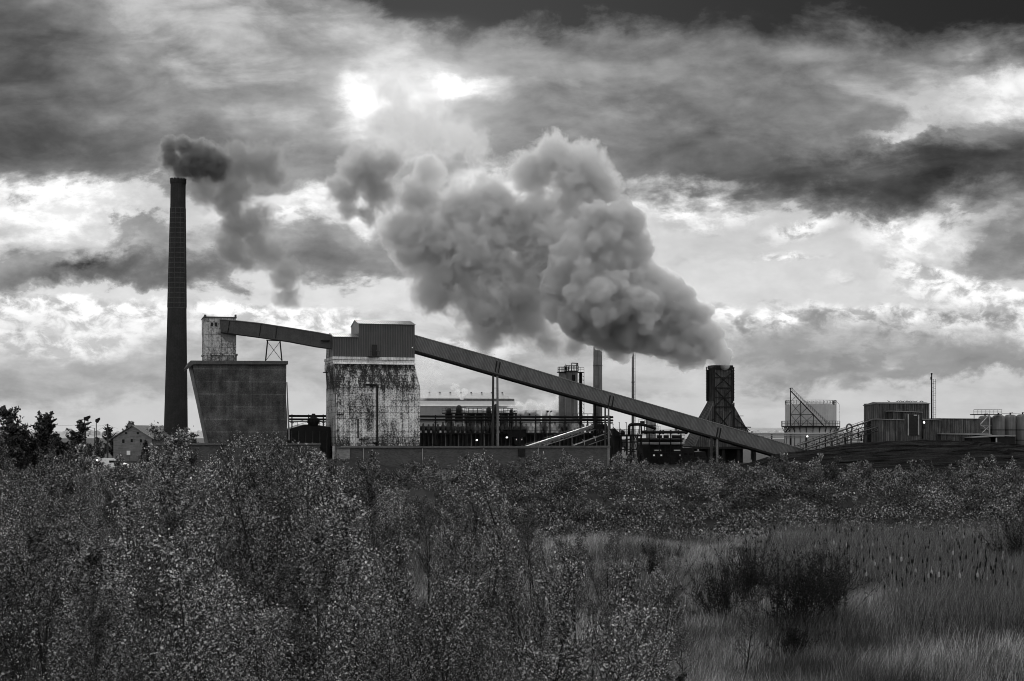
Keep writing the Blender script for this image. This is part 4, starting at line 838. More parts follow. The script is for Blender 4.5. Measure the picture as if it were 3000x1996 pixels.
b = B().poly(X, [(2702, 1227.5), (2758, 1230), (2758, 1231.8), (2702, 1229.5)], -1.8, 5); part('side_roof', b, M['side'], t)
b = B(); b.pbox(X, 2704.5, 2710, 1243, 1257, -1.6, .09); part('window', b, M['glass'], t)
L = X.P(2707.5, 1238, -1.9); b = B().lathe((L.x, L.y), [(L.z-.22, .08), (L.z-.1, .2), (L.z+.1, .2), (L.z+.22, .08)], 10); part('lit_lamp', b, M['lamp'], t)
t = thing('long_shed', 'long low dark corrugated shed right of the tall rusty shed', 'shed', X.W(X.u(2815), 4, 0))
b = B(); b.pbox(X, 2757.5, 2872, 1227.5, 1900, 1, 8); part('wall', b, M['rustclad'], t)
b = B().poly(X, [(2756, 1225.5), (2873, 1226.5), (2873, 1228), (2756, 1227)], .8, 8.4); part('roof', b, M['side'], t)
t = thing('lean_to_shed', 'low dark lean-to with a thin pale roof edge below the long shed', 'shed', X.W(X.u(2830, -2), -1, 0))
b = B(); b.pbox(X, 2758, 2850, 1272.5, 1900, -2.5, 3.2); part('wall', b, M['rustclad'], t)
b = B().poly(X, [(2756, 1270.5), (2895, 1270), (2906, 1273.5), (2906, 1275), (2756, 1272.5)], -3, 3.9); part('roof', b, M['side'], t)
t = thing('open_shelter', 'small dark open-fronted shelter at the right end of the sheds', 'shed', X.W(X.u(2915, -5), -4, 0))
b = B(); b.pbox(X, 2849, 2903, 1282, 1900, -5.5, 3); b.pbox(X, 2920, 2975, 1280, 1900, -5.5, 3); b.pbox(X, 2903, 2920, 1282, 1900, -2.9, .4); part('wall', b, M['dark'], t)
b = B().poly(X, [(2850, 1281), (2925, 1275.5), (2976, 1275), (2976, 1277), (2925, 1279), (2850, 1283)], -5.9, 4); part('roof', b, M['side'], t)
b = B(); b.pbox(X, 2918, 2921.5, 1283, 1900, -5.7, .19); part('post', b, M['pale'], t)
b = B(); b.pbox(X, 2953, 2956, 1299, 1301, -5.75, .1); part('lamp', b, M['lampw'], t)
# birds on the roof
zr_ = ze+.32
for i, (px, lab) in enumerate(zip([2604, 2629, 2636, 2642, 2647, 2655, 2660, 2664, 2671, 2678, 2684, 2697, 2703], range(13))):
    c = X.W(X.u(px, D/2-1.4), D/2-1.4, zr_-.02); s_ = 1 if i % 3 else -1
    b = B(); rings = []
    prof = [(-.30, .02, .02), (-.16, .06, .05), (0, .10, .10), (.12, .09, .14), (.20, .055, .2), (.27, .06, .26), (.33, .03, .27), (.40, .008, .25)]
    vs = []
    for (xx, rr, zz_) in prof:
        for j in range(8):
            a = 2*math.pi*j/8; vs.append((c.x+s_*xx, c.y+rr*math.cos(a), c.z+.09+zz_+rr*math.sin(a)))
    fs = [(k*8+j, k*8+(j+1) % 8, k*8+8+(j+1) % 8, k*8+8+j) for k in range(7) for j in range(8)]+[tuple(range(7, -1, -1)), tuple(56+j for j in range(8))]
    b.add(vs, fs)
    for yy in (-.04, .04): b.bar((c.x, c.y+yy, c.z), (c.x+s_*.02, c.y+yy, c.z+.15), .012)
    o = link('bird', b, M['bird'], smooth=True); tag(o, 'small dark bird perched on the rusty shed roof ridge', 'bird', 'birds on the shed roof')
# mast
t = thing('ladder_mast', 'tall thin dark pipe mast with a caged ladder beside the rusty shed', 'mast', tuple(X.P(2731, HY, 4).xy)+(0,))
c = X.P(2729.5, HY, 4); q = c.y/FPX; z1 = X.z(2730, 1098, 4); b = B().lathe((c.x, c.y), [(0, 2.6*q), (X.z(2730, 1170, 4), 2.4*q), (z1, 1.8*q)], 12); part('pipe', b, M['dark'], t, smooth=True)
b = B().lathe((c.x, c.y), [(z1, 1.7*q), (z1+.1, 2.8*q), (z1+.4, 2.6*q)], 12).bar((c.x-.2, c.y, z1-.5), (c.x-.2, c.y, z1-1.2), .12); part('cowl', b, M['dark'], t)
b = B().ladder((c.x+.75, c.y, 4), (c.x+.68, c.y, X.z(2730, 1111, 4)), .55, Vector((1, 0, 0)), .55, .05)
for y in range(1112, 1222, 12): z = X.z(2730, y, 4); b.bar((c.x, c.y, z), (c.x+.5, c.y, z), .04)
part('ladder', b, M['steel'], t)
# storage tanks
K = Fr(345.0, .1)
for i, (x, w_, yt, off) in enumerate(((2886, 40, 1218, 2), (2925, 37, 1216, 0), (2960, 36, 1215, 1), (2996, 38, 1214, 0), (3034, 38, 1214, 1))):
    lab = ('ribbed grey storage tank behind the braced walkway frame', 'second ribbed grey storage tank right of the braced walkway frame', 'third ribbed grey storage tank, right of the walkway frame', 'ribbed grey storage tank at the right edge of the picture', 'ribbed grey storage tank cut by the right edge')[i]
    c = K.P(x, HY, off); q = c.y/FPX; t = thing('storage_tank', lab, 'tank', (c.x, c.y, 0), 'storage tanks'); zt = K.z(x, yt, off)
    b = B().lathe((c.x, c.y), [(0, w_/2*q), (zt-.75, w_/2*q), (zt-.3, w_/2.25*q), (zt-.05, w_/3.4*q), (zt, w_/8*q)], 24); part('shell', b, M['silo'], t, smooth=True)
    for y in (1260, 1290):
        b = B(); z = K.z(x, y, off); b.lathe((c.x, c.y), [(z-.12, w_/2*q+.06), (z+.12, w_/2*q+.06)], 24); part('hoop', b, M['steel'], t)
    b = B().bar((c.x, c.y, zt-.1), (c.x, c.y, zt+.5), .2, 8).bar((c.x, c.y, zt+.4), (c.x+.7, c.y, zt+.5), .08); part('vent', b, M['dark'], t)
t = thing('walkway_frame', 'braced steel frame with a railed walkway left of the storage tanks', 'walkway', K.W(K.u(2890, -2), -2, 0))
b = B(); b.pbox(K, 2852, 2900, 1213.5, 1216, -3, 2); b.pbox(K, 2900, 2936, 1213.5, 1215.5, -3, 2); part('deck', b, M['dark'], t)
b = B(); z = K.z(2895, 1213.5, -3); b.rail([K.W(K.u(2853, -3), -3, z), K.W(K.u(2935, -3), -3, z)], 1.1, .05, 1.0).rail([K.W(K.u(2853, -1), -1, z), K.W(K.u(2935, -1), -1, z)], 1.1, .05, 1.0); b.bar(K.P(2935, 1212, -2), K.P(2990, 1211, -2), .06); part('handrail', b, M['steel'], t)
b = B().bar(K.P(2854, 1216, -3), K.P(2854, 1900, -3), .12).bar(K.P(2899, 1216, -3), K.W(K.u(2899, -3), -3, 0), .16); part('post', b, M['pale'], t)
b = B().bar(K.P(2897, 1216, -3), K.P(2872, 1244, -3), .12).bar(K.P(2872, 1248, -3), K.P(2905, 1248, -3), .1).bar(K.P(2897, 1250, -3), K.P(2878, 1268, -3), .1).bar(K.P(2872, 1244, -3), K.P(2899, 1262, -3), .08); part('brace', b, M['pale'], t)
# ------------------------------------------------------------------ coal heap
def coal_mat():
    m, nt, bs, out = new_mat('coal'); tcn = nt.node('ShaderNodeTexCoord').outputs['Object']
    n1 = nt.noise(tcn, .25, 7, .65); n2 = nt.noise(nt.mapping(tcn, rot=(0, 0, .25), scl=(.12, 1.3, 1)), 1.0, 6, .6); n3 = nt.noise(tcn, 6, 4, .7)
    f = nt.math('MULTIPLY', nt.math('MULTIPLY_ADD', n1, 1.2, .4), nt.math('MAXIMUM', nt.math('MULTIPLY_ADD', n2, 5.0, -1.5), .1)); nt.l.new(nt.math('MULTIPLY', nt.math('MULTIPLY', f, nt.math('MULTIPLY_ADD', n3, 3.6, -.8)), .017), bs.inputs['Base Color'])
    bs.inputs['Roughness'].default_value = 1.0; bs.inputs['Specular IOR Level'].default_value = 0.0; bump(nt, bs, n3, .8, .2); return m
M['coal'] = coal_mat()
SIL = [(2090, 1392), (2200, 1362), (2271, 1333), (2371, 1321), (2450, 1308), (2550, 1299), (2700, 1294), (2800, 1295), (2900, 1299), (3000, 1307), (3200, 1316)]
DR = 292.0
nx, ny = 520, 110; vs = []; fs = []
for i in range(nx+1):
    px = 2090+(3200-2090)*i/nx; py = np.interp(px, [s[0] for s in SIL], [s[1] for s in SIL]); x = (px-CX)/FPX*DR; h = EYE-(py-HY)/FPX*DR
    for j in range(ny+1):
        v = j/ny; y = DR-34+60*v; f = min(1, v/.5667); s_ = math.sin(f*math.pi/2)**.85 if v < .5667 else max(0, math.cos((v-.5667)/.4333*math.pi/2)); s_ = s_ if v < .5667 else .35+.65*s_
        n = mnoise.noise(Vector((x*.09, y*.5, 0)))*.4+mnoise.noise(Vector((x*.3+y*.3, y*.9, 5)))*.25+mnoise.noise(Vector((x*1.3, y*1.3, 5)))*.1
        rut = -.5*math.exp(-((x-(px and 88.0)+.35*(y-DR)+2.5*0)/.9)**2)-.5*math.exp(-((x-95.5+.3*(y-DR))/.9)**2)
        row = .24*math.sin(y*1.5+x*.12+1.5*mnoise.noise(Vector((x*.05, y*.05, 9))))
        z = max(-.3, (h+.12)*s_+(n+rut+row)*min(1, f*1.5)*min(1.0, max(0.0, (1-f)*6)+.12)) if v < .5667 else (h*s_-.3)
        vs.append((x, y, z-.15*(v == 0)))
for i in range(nx):
    for j in range(ny): a = i*(ny+1)+j; fs.append((a, a+ny+1, a+ny+2, a+1))
b = B().add(vs, fs); o = link('coal_heap', b, M['coal'], smooth=True); tag(o, 'long low black coal heap with rutted slopes below the rusty sheds', 'coal heap')
# ------------------------------------------------------------------ left: house, poles, vans
H = Fr(294.0, -.3); t = thing('brick_house', 'brick house with a slate roof and gable windows left of the chimney', 'house', H.W(H.u(388), 6, 0))
gp = [(332, 1284), (388, 1250), (445, 1285), (445, 1900), (332, 1900)]
def hz_(x, y): p = H.P(x, y); return p if y < 1800 else H.W(H.u(x), 0, 0)
b = B().prism([hz_(*g) for g in gp], H.N()*17); part('wall', b, M['house'], t)
b = B()
for xa, ya, xb, yb in ((326, 1287, 388, 1249), (450, 1288, 388, 1249)):
    pa, pb = H.P(xa, ya), H.P(xb, yb); off = -H.N()*.3; b.prism([pa+off, pb+off, pb+off+Vector((0, 0, .22)), pa+off+Vector((0, 0, .2))], H.N()*17.6)
part('roof', b, M['slate'], t)
b = B(); b.pbox(H, 375, 384, 1239.5, 1256, .6, 1.0); ch = part('chimney', b, M['house'], t)
b = B(); b.pbox(H, 374.3, 384.7, 1238, 1240, .5, 1.2); part('chimney_cap', b, M['cope'], ch)
for x, y, w_, h_ in ((357.5, 1287.5, 7, 11), (383, 1286.5, 5.5, 10), (409.5, 1287, 6.5, 10), (366, 1266, 6.5, 7), (400.5, 1266, 6.5, 7)):
    b = B(); b.pbox(H, x-1, x+w_+1, y+h_, y+h_+1.2, -.1, .3); b.pbox(H, x-.6, x+w_+.6, y-.8, y, -.05, .2); w = part('window', b, M['side'], t)
    b = B(); b.pbox(H, x, x+w_, y, y+h_, -.04, .06); part('pane', b, M['glass'], w)
t = thing('notice_board', 'small white notice board in front of the brick house', 'sign', H.P(376, 1336, -2)); b = B(); b.pbox(H, 371, 381, 1321, 1333, -2, .1); part('board', b, M['white'], t)
b = B().bar(H.P(372, 1333, -2), H.W(H.u(372, -2), -2, 0), .05).bar(H.P(380, 1333, -2), H.W(H.u(380, -2), -2, 0), .05); part('post', b, M['wood'], t)
def pole(px, yt, d, r, lab, kind='pole', head=0, arms=False):
    p = seen(px, yt, d); t = thing('floodlight_pole' if head else 'telegraph_pole', lab, kind, (p.x, p.y, 0), 'floodlight poles' if head else 'telegraph poles'); b = B().bar((p.x, p.y, 0), p, r, 8, r*.8); part('pole', b, M['steel'] if head else M['wood'], t)
    if head:
        b = B().prism([p+Vector((-.1, -.3, -.1)), p+Vector((head*.9, -.3, .25)), p+Vector((head*.9+.1*head, -.3, -.02)), p+Vector((head*.35, -.3, -.7)), p+Vector((-.1, -.3, -.5))], (0, .6, 0)); part('lamp_head', b, M['dark'], t)
    elif arms:
        b = B().bar(p+Vector((-.5, 0, -.4)), p+Vector((.5, 0, -.4)), .06); part('cross_arm', b, M['wood'], t)
    return p
pole(248, 1222, 250, .1, 'floodlight pole with a broad lamp head, leftmost of the pair', 'floodlight', 1); pole(282, 1228, 255, .09, 'floodlight pole with a smaller lamp head, right of the pair', 'floodlight', .65)
T1 = pole(315, 1242, 300, .2, 'thick telegraph pole just left of the brick house', arms=True); T2 = pole(251, 1241, 300, .14, 'telegraph pole close behind the left floodlight pole'); T3 = pole(208, 1258, 360, .15, 'telegraph pole furthest left by the trees'); T4 = pole(277.5, 1254, 350, .13, 'thin telegraph pole between the two floodlight poles')
def wire(p, q_, sag, lab):
    b = B(); pts = [Vector(p).lerp(Vector(q_), i/12)-Vector((0, 0, sag*4*(i/12)*(1-i/12))) for i in range(13)]; b.path(pts, .022, 4); o = link('overhead_wire', b, M['dark']); tag(o, lab, 'wire', 'overhead wires')
wire(T1, T2, .5, 'sagging wire between the thick pole and the pole by the floodlight'); wire(T1, T3, 1.6, 'sagging wire from the thick pole to the furthest left pole'); wire(T2, seen(100, 1236, 290), .6, 'wire running left from the pole behind the floodlight into the trees')
wire(T1, H.P(345, 1255, 0), .2, 'short wire from the thick pole to the brick house'); wire(T2, T4, .3, 'short wire between the two thinner telegraph poles'); wire(T4, T3, .6, 'low wire from the thin pole to the furthest left pole')
def van(px, d, rz, lab, L_=5.2, hh=2.2, s_=1):
    p = seen(px, HY, d); t = thing('parked_van', lab, 'van', (p.x, p.y, 0), 'vans parked by the brick house'); t.rotation_euler = (0, 0, rz)
    def loc(x, y, z): return Vector((p.x+x, p.y+y, z))
    b = B(); sec = [(-L_/2, .45), (-L_/2, hh-.1), (-L_/2+.2, hh), (L_/2-1.7, hh), (L_/2-.95, 1.35), (L_/2-.1, 1.05), (L_/2, .5)]
    b.prism([loc(x*s_, -.95, z) for x, z in sec], (0, 1.9, 0)); part('body', b, M['white'], t)
    b = B(); b.prism([loc(x*s_, -.965, z) for x, z in ((L_/2-2.6, 1.35), (L_/2-2.6, hh-.3), (L_/2-1.75, hh-.3), (L_/2-1.15, 1.38))], (0, 1.93, 0)); part('side_window', b, M['glass'], t)
    b = B(); b.prism([loc(s_*(L_/2-.99), -.85, 1.43), loc(s_*(L_/2-1.63), -.85, hh-.07), loc(s_*(L_/2-1.60), -.85, hh-.04), loc(s_*(L_/2-.96), -.85, 1.46)], (0, 1.7, 0)); part('windscreen', b, M['glass'], t)
    for x in (-L_/2+1, L_/2-1):
        for y in (-.99, .79): b = B().bar(loc(x*s_, y, .36), loc(x*s_, y+.2, .36), .36, 16); w = part('wheel', b, M['tyre'], t); b = B().bar(loc(x*s_, y-.01, .36), loc(x*s_, y+.21, .36), .17, 10); part('rim', b, M['pale'], w)
    b = B(); b.prism([loc(s_*(L_/2-.02), -.8, .7), loc(s_*(L_/2-.02), -.5, .7), loc(s_*(L_/2-.04), -.5, .9), loc(s_*(L_/2-.04), -.8, .9)], (.05*s_, 0, 0)); b.prism([loc(s_*(L_/2-.02), .5, .7), loc(s_*(L_/2-.02), .8, .7), loc(s_*(L_/2-.04), .8, .9), loc(s_*(L_/2-.04), .5, .9)], (.05*s_, 0, 0)); part('headlight', b, M['side'], t)
GZ = 2.3
# ------------------------------------------------------------------ ground: one sheet to the horizon
def sstep(a, b, x): t = min(1, max(0, (x-a)/(b-a))); return t*t*(3-2*t)
def ground_h(x, y):
    if y > 320 or y < -60: base = 0.0
    h = 0.0
    if y < 30: h = 5.2*(1-sstep(2, 27, y))                                    # the bank the photographer stands on
    lx = sstep(-30, 6, x)
    foot = 90-10*(1-lx)-8*sstep(26, 42, x); top_ = 124-10*(1-lx)
    r = sstep(foot, top_, y)*(2.95+.25*math.sin(x*.11+.6)+.15*math.sin(x*.31))
    if y > top_+4: r *= 1-sstep(top_+4, top_+34, y)*(.98 if x > -62 else .55)
    if -70 < x < -20 and y > 150: r = max(r, 2.0*sstep(150, 190, y)*(1-sstep(-34, -22, x))*sstep(-70, -55, x+0)*(1-sstep(300, 330, y)))
    h += r
    if y > 0 and y < 170: h += .16*mnoise.noise(Vector((x*.35, y*.35, 0)))+.3*mnoise.noise(Vector((x*.08, y*.08, 3)))*sstep(20, 60, y)
    return h
xs = list(np.arange(-90, 90.1, 1.0)); e = 90.0
while e < 7000: e *= 1.35; xs.append(e); xs.insert(0, -e)
ys = list(np.arange(-30, 340.1, 1.25)); e = 340.0
while e < 9000: e += max(30, (e-300)*.35); ys.append(e)
ys = [-4000, -800, -150, -60]+ys
vs = [(x, y, ground_h(x, y)) for y in ys for x in xs]; n = len(xs)
fs = [(j*n+i, j*n+i+1, (j+1)*n+i+1, (j+1)*n+i) for j in range(len(ys)-1) for i in range(n-1)]
me = bpy.data.meshes.new('ground'); me.from_pydata(vs, [], fs); me.polygons.foreach_set('use_smooth', [True]*len(fs))
def ground_mat():
    m, nt, bs, out = new_mat('earth_and_litter'); tcn = nt.node('ShaderNodeTexCoord').outputs['Object']
    n1 = nt.noise(tcn, .3, 7, .65); n3 = nt.noise(tcn, 5, 6, .7)
    f = nt.math('MULTIPLY', nt.math('MULTIPLY_ADD', n1, 1.4, .3), nt.math('MULTIPLY_ADD', n3, 1.5, .25)); nt.l.new(nt.math('MULTIPLY', f, .022), bs.inputs['Base Color']); bs.inputs['Roughness'].default_value = .95; bump(nt, bs, n3, .7, .12); return m
me.materials.append(ground_mat()); me.update(); o = bpy.data.objects.new('ground', me); COL.objects.link(o); o['kind'] = 'structure'
# far ridge with a hazy town
b = B(); vs = []; nn = 160
for i in range(nn+1):
    px = -400+3800*i/nn
    for (d, f) in ((2500, 0), (2900, 1), (3500, .6)):
        x = (px-CX)/FPX*d; hgt = (6+9*sstep(1400, 2300, px)+3*mnoise.noise(Vector((px*.004, 1, 0)))+1.2*mnoise.noise(Vector((px*.03, 2, 0)))) if f else 0
        vs.append((x, d, (EYE*f+hgt*f) if f else -1))
fs = [(i*3+j, i*3+3+j, i*3+4+j, i*3+1+j) for i in range(nn) for j in range(2)]
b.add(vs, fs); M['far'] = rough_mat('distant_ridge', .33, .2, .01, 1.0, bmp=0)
o = link('hill', b, M['far'], smooth=True); o['kind'] = 'structure'
b = B()
for i in range(420):
    px = rnd.uniform(1950, 3000) if rnd.random() < .8 else rnd.uniform(-100, 1900); d = rnd.uniform(2650, 2880); p = seen(px, HY-rnd.uniform(2, 9), d); w_ = rnd.uniform(3, 7); h_ = rnd.uniform(3, 5)
    b.prism([(p.x-w_, p.y, p.z-6), (p.x+w_, p.y, p.z-6), (p.x+w_, p.y, p.z+h_-2), (p.x, p.y, p.z+h_), (p.x-w_, p.y, p.z+h_-2)], (0, 8, 0))
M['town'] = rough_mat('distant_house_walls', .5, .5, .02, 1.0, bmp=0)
o = link('distant_town', b, M['town']); tag(o, 'far-off town of tiny pale houses on the horizon', 'town', kind='stuff')
van(278, 230, .1, 'white van side-on beneath the floodlight poles', 3.6, 1.9, 1); van(334, 226, -.15, 'white van with its bonnet to the right before the brick house', 4.4, 2.0, 1)
for o in list(bpy.data.objects):
    if o.get('category') == 'van': o.location.z = ground_h(o.location.x, o.location.y)
# ------------------------------------------------------------------ steam and smoke: real volumes
def ico(sub):
    bm = bmesh.new(); bmesh.ops.create_icosphere(bm, subdivisions=sub, radius=1.0); v = np.array([x.co[:] for x in bm.verts]); f = np.array([[y.index for y in x.verts] for x in bm.faces]); bm.free(); return v, f
import bmesh
ICO = {s: ico(s) for s in (1, 2, 3)}
def puff_mesh(name, main, d, voxel, kids=(14, .42, 10, .38), seed=1, disp=(1.2, 2.2, .45, .8), flat=.8, squash=None):
    """main: (px, py, r_px[, depth shift]) ; each main puff carries smaller puffs, and those smaller ones"""
    r_ = np.random.RandomState(seed); q = d/FPX; S_ = []
    for m_ in main:
        c = np.array(seen(m_[0], m_[1], d)); c[1] += (m_[3] if len(m_) > 3 else r_.uniform(-.35, .35)*m_[2]*q); R_ = m_[2]*q; S_.append((c, R_, 3))
        for _ in range(kids[0]):
            v = r_.normal(size=3); v /= np.linalg.norm(v); v[1] -= .35; v /= np.linalg.norm(v); r1 = R_*kids[1]*r_.uniform(.6, 1.25); c1 = c+v*(R_-r1*.35); S_.append((c1, r1, 2))
            for _ in range(kids[2]):
                w = r_.normal(size=3)+v*.9; w /= np.linalg.norm(w); r2 = r1*kids[3]*r_.uniform(.5, 1.3); S_.append((c1+w*(r1-r2*.25), r2, 1))
    V_, F_ = [], []; o_ = 0
    for c, R_, s_ in S_:
        v, f = ICO[s_]; V_.append(v*R_+c); F_.append(f+o_); o_ += len(v)
    V_ = np.concatenate(V_); F_ = np.concatenate(F_)
    base = V_.mean(0); base[2] = V_[:, 2].min(); V_ = V_-base
    me = bpy.data.meshes.new(name); me.from_pydata(V_.tolist(), [], F_.tolist()); ob = bpy.data.objects.new(name, me); COL.objects.link(ob)
    md = ob.modifiers.new('r', 'REMESH'); md.mode = 'VOXEL'; md.voxel_size = voxel
    for amp, size in (disp[:2], disp[2:]):
        tx = bpy.data.textures.new('billow', 'CLOUDS'); tx.noise_scale = size; tx.noise_depth = 3; tx.noise_type = 'SOFT_NOISE'
        dm = ob.modifiers.new('d', 'DISPLACE'); dm.texture = tx; dm.strength = amp; dm.mid_level = .5
    dg = bpy.context.evaluated_depsgraph_get(); me2 = bpy.data.meshes.new_from_object(ob.evaluated_get(dg)); bpy.data.objects.remove(ob)
    me2.name = name; o = bpy.data.objects.new(name, me2); COL.objects.link(o); o.location = base; me2.materials.clear()
    return o
def vol_mat(name, dens, alb, noise=None, aniso=.2, step=None):
    m = bpy.data.materials.new(name); m.use_nodes = True; nt = NT(m.node_tree); nt.n.clear(); out = nt.node('ShaderNodeOutputMaterial'); v = nt.node('ShaderNodeVolumePrincipled')
    v.inputs['Color'].default_value = (alb,)*3+(1,); v.inputs['Anisotropy'].default_value = aniso; v.inputs['Density'].default_value = dens
    if noise:
        tcn = nt.node('ShaderNodeTexCoord').outputs['Object']; sc_, lo, hi = noise[:3]
        n = nt.noise(nt.mapping(tcn, loc=(3, 1, 7), scl=noise[3] if len(noise) > 3 else (1, 1, 1)), sc_, 5, .6, .6)
        nt.l.new(nt.mapr(n, lo, hi, 0, dens), v.inputs['Density'])
    nt.l.new(v.outputs[0], out.inputs['Volume'])
    if step: m.cycles.volume_step_rate = step
    return m
def vol_field(name, lab, cat, blobs, d, dens, alb, warp_=2.5, ns=.12, k=1.1, t0=.05, t1=.5, fine=.45, grow=1.12, vox=1.6, aniso=.1, step=.3):
    """a soft cloud: density follows smooth puffs, torn by warped turbulence"""
    o = puff_mesh(name, [(b_[0], b_[1], b_[2]*grow, (b_[3] if len(b_) > 3 else 0)) for b_ in blobs], d, vox, kids=(0, 0, 0, 0), disp=(.01, 5, .01, 5), seed=2)
    m = bpy.data.materials.new(name+'_vapour'); m.use_nodes = True; nt = NT(m.node_tree); nt.n.clear(); out = nt.node('ShaderNodeOutputMaterial'); v = nt.node('ShaderNodeVolumePrincipled')
    v.inputs['Color'].default_value = (alb,)*3+(1,); v.inputs['Anisotropy'].default_value = .35
    tcn = nt.node('ShaderNodeTexCoord').outputs['Object']
    n = nt.noise(tcn, ns, 6, .66, .3, col=True); wv = nt.vmath('ADD', tcn, nt.vmath('SCALE', nt.vmath('SUBTRACT', n, (.5, .5, .5)), scale=warp_*2))
    F_ = None; q = d/FPX
    for b_ in blobs:
        c = seen(b_[0], b_[1], d)-o.location; c.y += (b_[3] if len(b_) > 3 else 0); r = b_[2]*q*1.05
        mp = nt.mapping(wv, loc=tuple(c), scl=(r, r, r), typ='TEXTURE'); g = nt.node('ShaderNodeTexGradient', gradient_type='SPHERICAL'); nt.l.new(mp, g.inputs[0]); F_ = g.outputs['Fac'] if F_ is None else nt.math('MAXIMUM', F_, g.outputs['Fac'])
    nf = nt.noise(wv, fine, 4, .62); f = nt.math('ADD', F_, nt.math('MULTIPLY', nt.math('SUBTRACT', nf, .5), k)); f = nt.math('MULTIPLY', f, nt.mapr(F_, 0, .12))
    nt.l.new(nt.mapr(f, t0, t1, 0, dens), v.inputs['Density']); nt.l.new(v.outputs[0], out.inputs['Volume']); m.cycles.volume_step_rate = step
    o.data.materials.append(m); tag(o, lab, cat, kind='stuff'); return o
PLUME = [(2112, 1050, 30), (2090, 1020, 36), (2128, 1030, 16), (2050, 1000, 52), (2015, 1032, 44), (2085, 975, 34), (2095, 990, 30), (2010, 955, 62), (2045, 915, 36), (1995, 880, 48), (2030, 960, 50), (1950, 1000, 56), (1940, 920, 80), (1975, 1050, 26),
 (1965, 838, 38), (1915, 815, 42), (1890, 990, 50), (1865, 905, 90), (1810, 950, 84), (1835, 1000, 36), (1750, 885, 96), (1700, 935, 66), (1775, 790, 92), (1850, 735, 62), (1880, 715, 36), (1815, 655, 62), (1862, 655, 32), (1750, 640, 46), (1705, 690, 50), (1690, 770, 70), (1640, 840, 60), (1625, 900, 42), (1735, 830, 60), (1850, 850, 60), (1890, 960, 50), (1930, 975, 44), (1790, 820, 60), (1770, 720, 60), (1900, 880, 50), (1800, 890, 70)]
st = puff_mesh('steam_plume', PLUME, 352, .36, kids=(13, .44, 9, .44), seed=3, disp=(1.8, 3.5, .7, .7))
M['steam'] = vol_mat('dense_steam', .8, .955, None, .45)
st.data.materials.append(M['steam']); tag(st, 'huge billowing crisp-edged steam plume pouring left out of the quenching tower', 'steam plume', kind='stuff')
BACKP = [(1620, 690, 100, 4), (1560, 860, 90, 4), (1600, 600, 70, 6), (1700, 500, 125, 8), (1620, 440, 90, 8), (1765, 530, 85, 8), (1700, 610, 110, 8), (1560, 490, 90, 10), (1530, 640, 120, 10), (1580, 780, 130, 8), (1430, 600, 130, 10), (1390, 740, 170, 8), (1440, 880, 150, 6), (1410, 985, 80, 6), (1280, 830, 110, 8), (1270, 690, 140, 9), (1170, 650, 95, 10), (1225, 560, 90, 10), (1250, 490, 60, 10), (1545, 920, 100, 6), (1345, 620, 110, 9), (1200, 740, 80, 10), (1610, 1000, 60, 4), (1690, 1010, 60, 2)]
vol_field('drifting_steam', 'softer grey drifting steam spreading left behind the crisp plume', 'steam', BACKP, 362, .62, .90, 5.5, .075, 1.5, .14, .62, .34, step=.28)
VE = [(2100, 1020, 60, 0), (2040, 960, 100, 0), (1960, 880, 130, 0), (1930, 1000, 90, 0), (1860, 800, 150, 0), (1830, 960, 110, 0), (1810, 690, 120, 0), (1720, 830, 150, 0), (1700, 960, 90, 0), (1640, 900, 110, 0), (1700, 700, 120, 0), (1800, 1035, 50, 0), (1640, 1010, 60, 0), (2000, 1075, 34, 0)]
ve = vol_field('vapour_veil', 'x', 'x', VE, 350, .05, .95, 4.0, .1, 1.4, .1, .7, .4)
for k_ in ('label', 'category', 'kind'): del ve[k_]
ve.parent = st; ve.location = ve.location-st.location
W1_ = [(1070, 505, 90), (1110, 560, 70), (1010, 560, 65), (1015, 620, 50), (1075, 630, 50), (1130, 480, 60)]
vol_field('steam_wisp', 'dark detached wisp of steam hanging left of the drifting steam', 'steam', W1_, 375, .62, .78, 5, .09, 1.5, .12, .6, .35)
W2_ = [(1160, 420, 90), (1170, 340, 90), (1150, 270, 70), (1240, 380, 90), (1330, 400, 80), (1400, 430, 60), (1260, 300, 60)]
vol_field('steam_wisp', 'faint pale steam rising before the bright gap in the clouds', 'steam', W2_, 378, .17, .95, 5.0, .09, 1.6, .15, .7, .3)
CS = [(520, 514, 26), (537, 490, 54), (565, 478, 62), (600, 472, 66), (636, 488, 52), (505, 465, 46), (498, 435, 40), (548, 436, 44), (590, 450, 50)]
vol_field('chimney_smoke', 'dense dark puff of smoke right over the tall chimney top', 'smoke', CS, 330, 1.3, .45, 2.4, .2, 1.4, .1, .7, .6, vox=.9)
CT = [(640, 470, 60, 1), (655, 530, 56, 1), (650, 500, 60, 2), (700, 480, 70, 2), (760, 480, 70, 2), (800, 510, 50, 2), (680, 550, 70, 2), (670, 600, 55, 2), (690, 660, 60, 2), (680, 725, 50, 2), (710, 770, 36, 2), (745, 640, 60, 2), (750, 710, 50, 2), (790, 740, 44, 2), (825, 800, 48, 2), (850, 865, 44, 2), (815, 870, 34, 2), (590, 520, 50, 2), (600, 560, 40, 2)]
vol_field('chimney_smoke', 'thin grey smoke trailing down and right from the tall chimney', 'smoke', [(a_, b_, r_*1.2, e_) for a_, b_, r_, e_ in CT], 334, .36, .52, 5.2, .12, 1.4, .1, .6, .4)
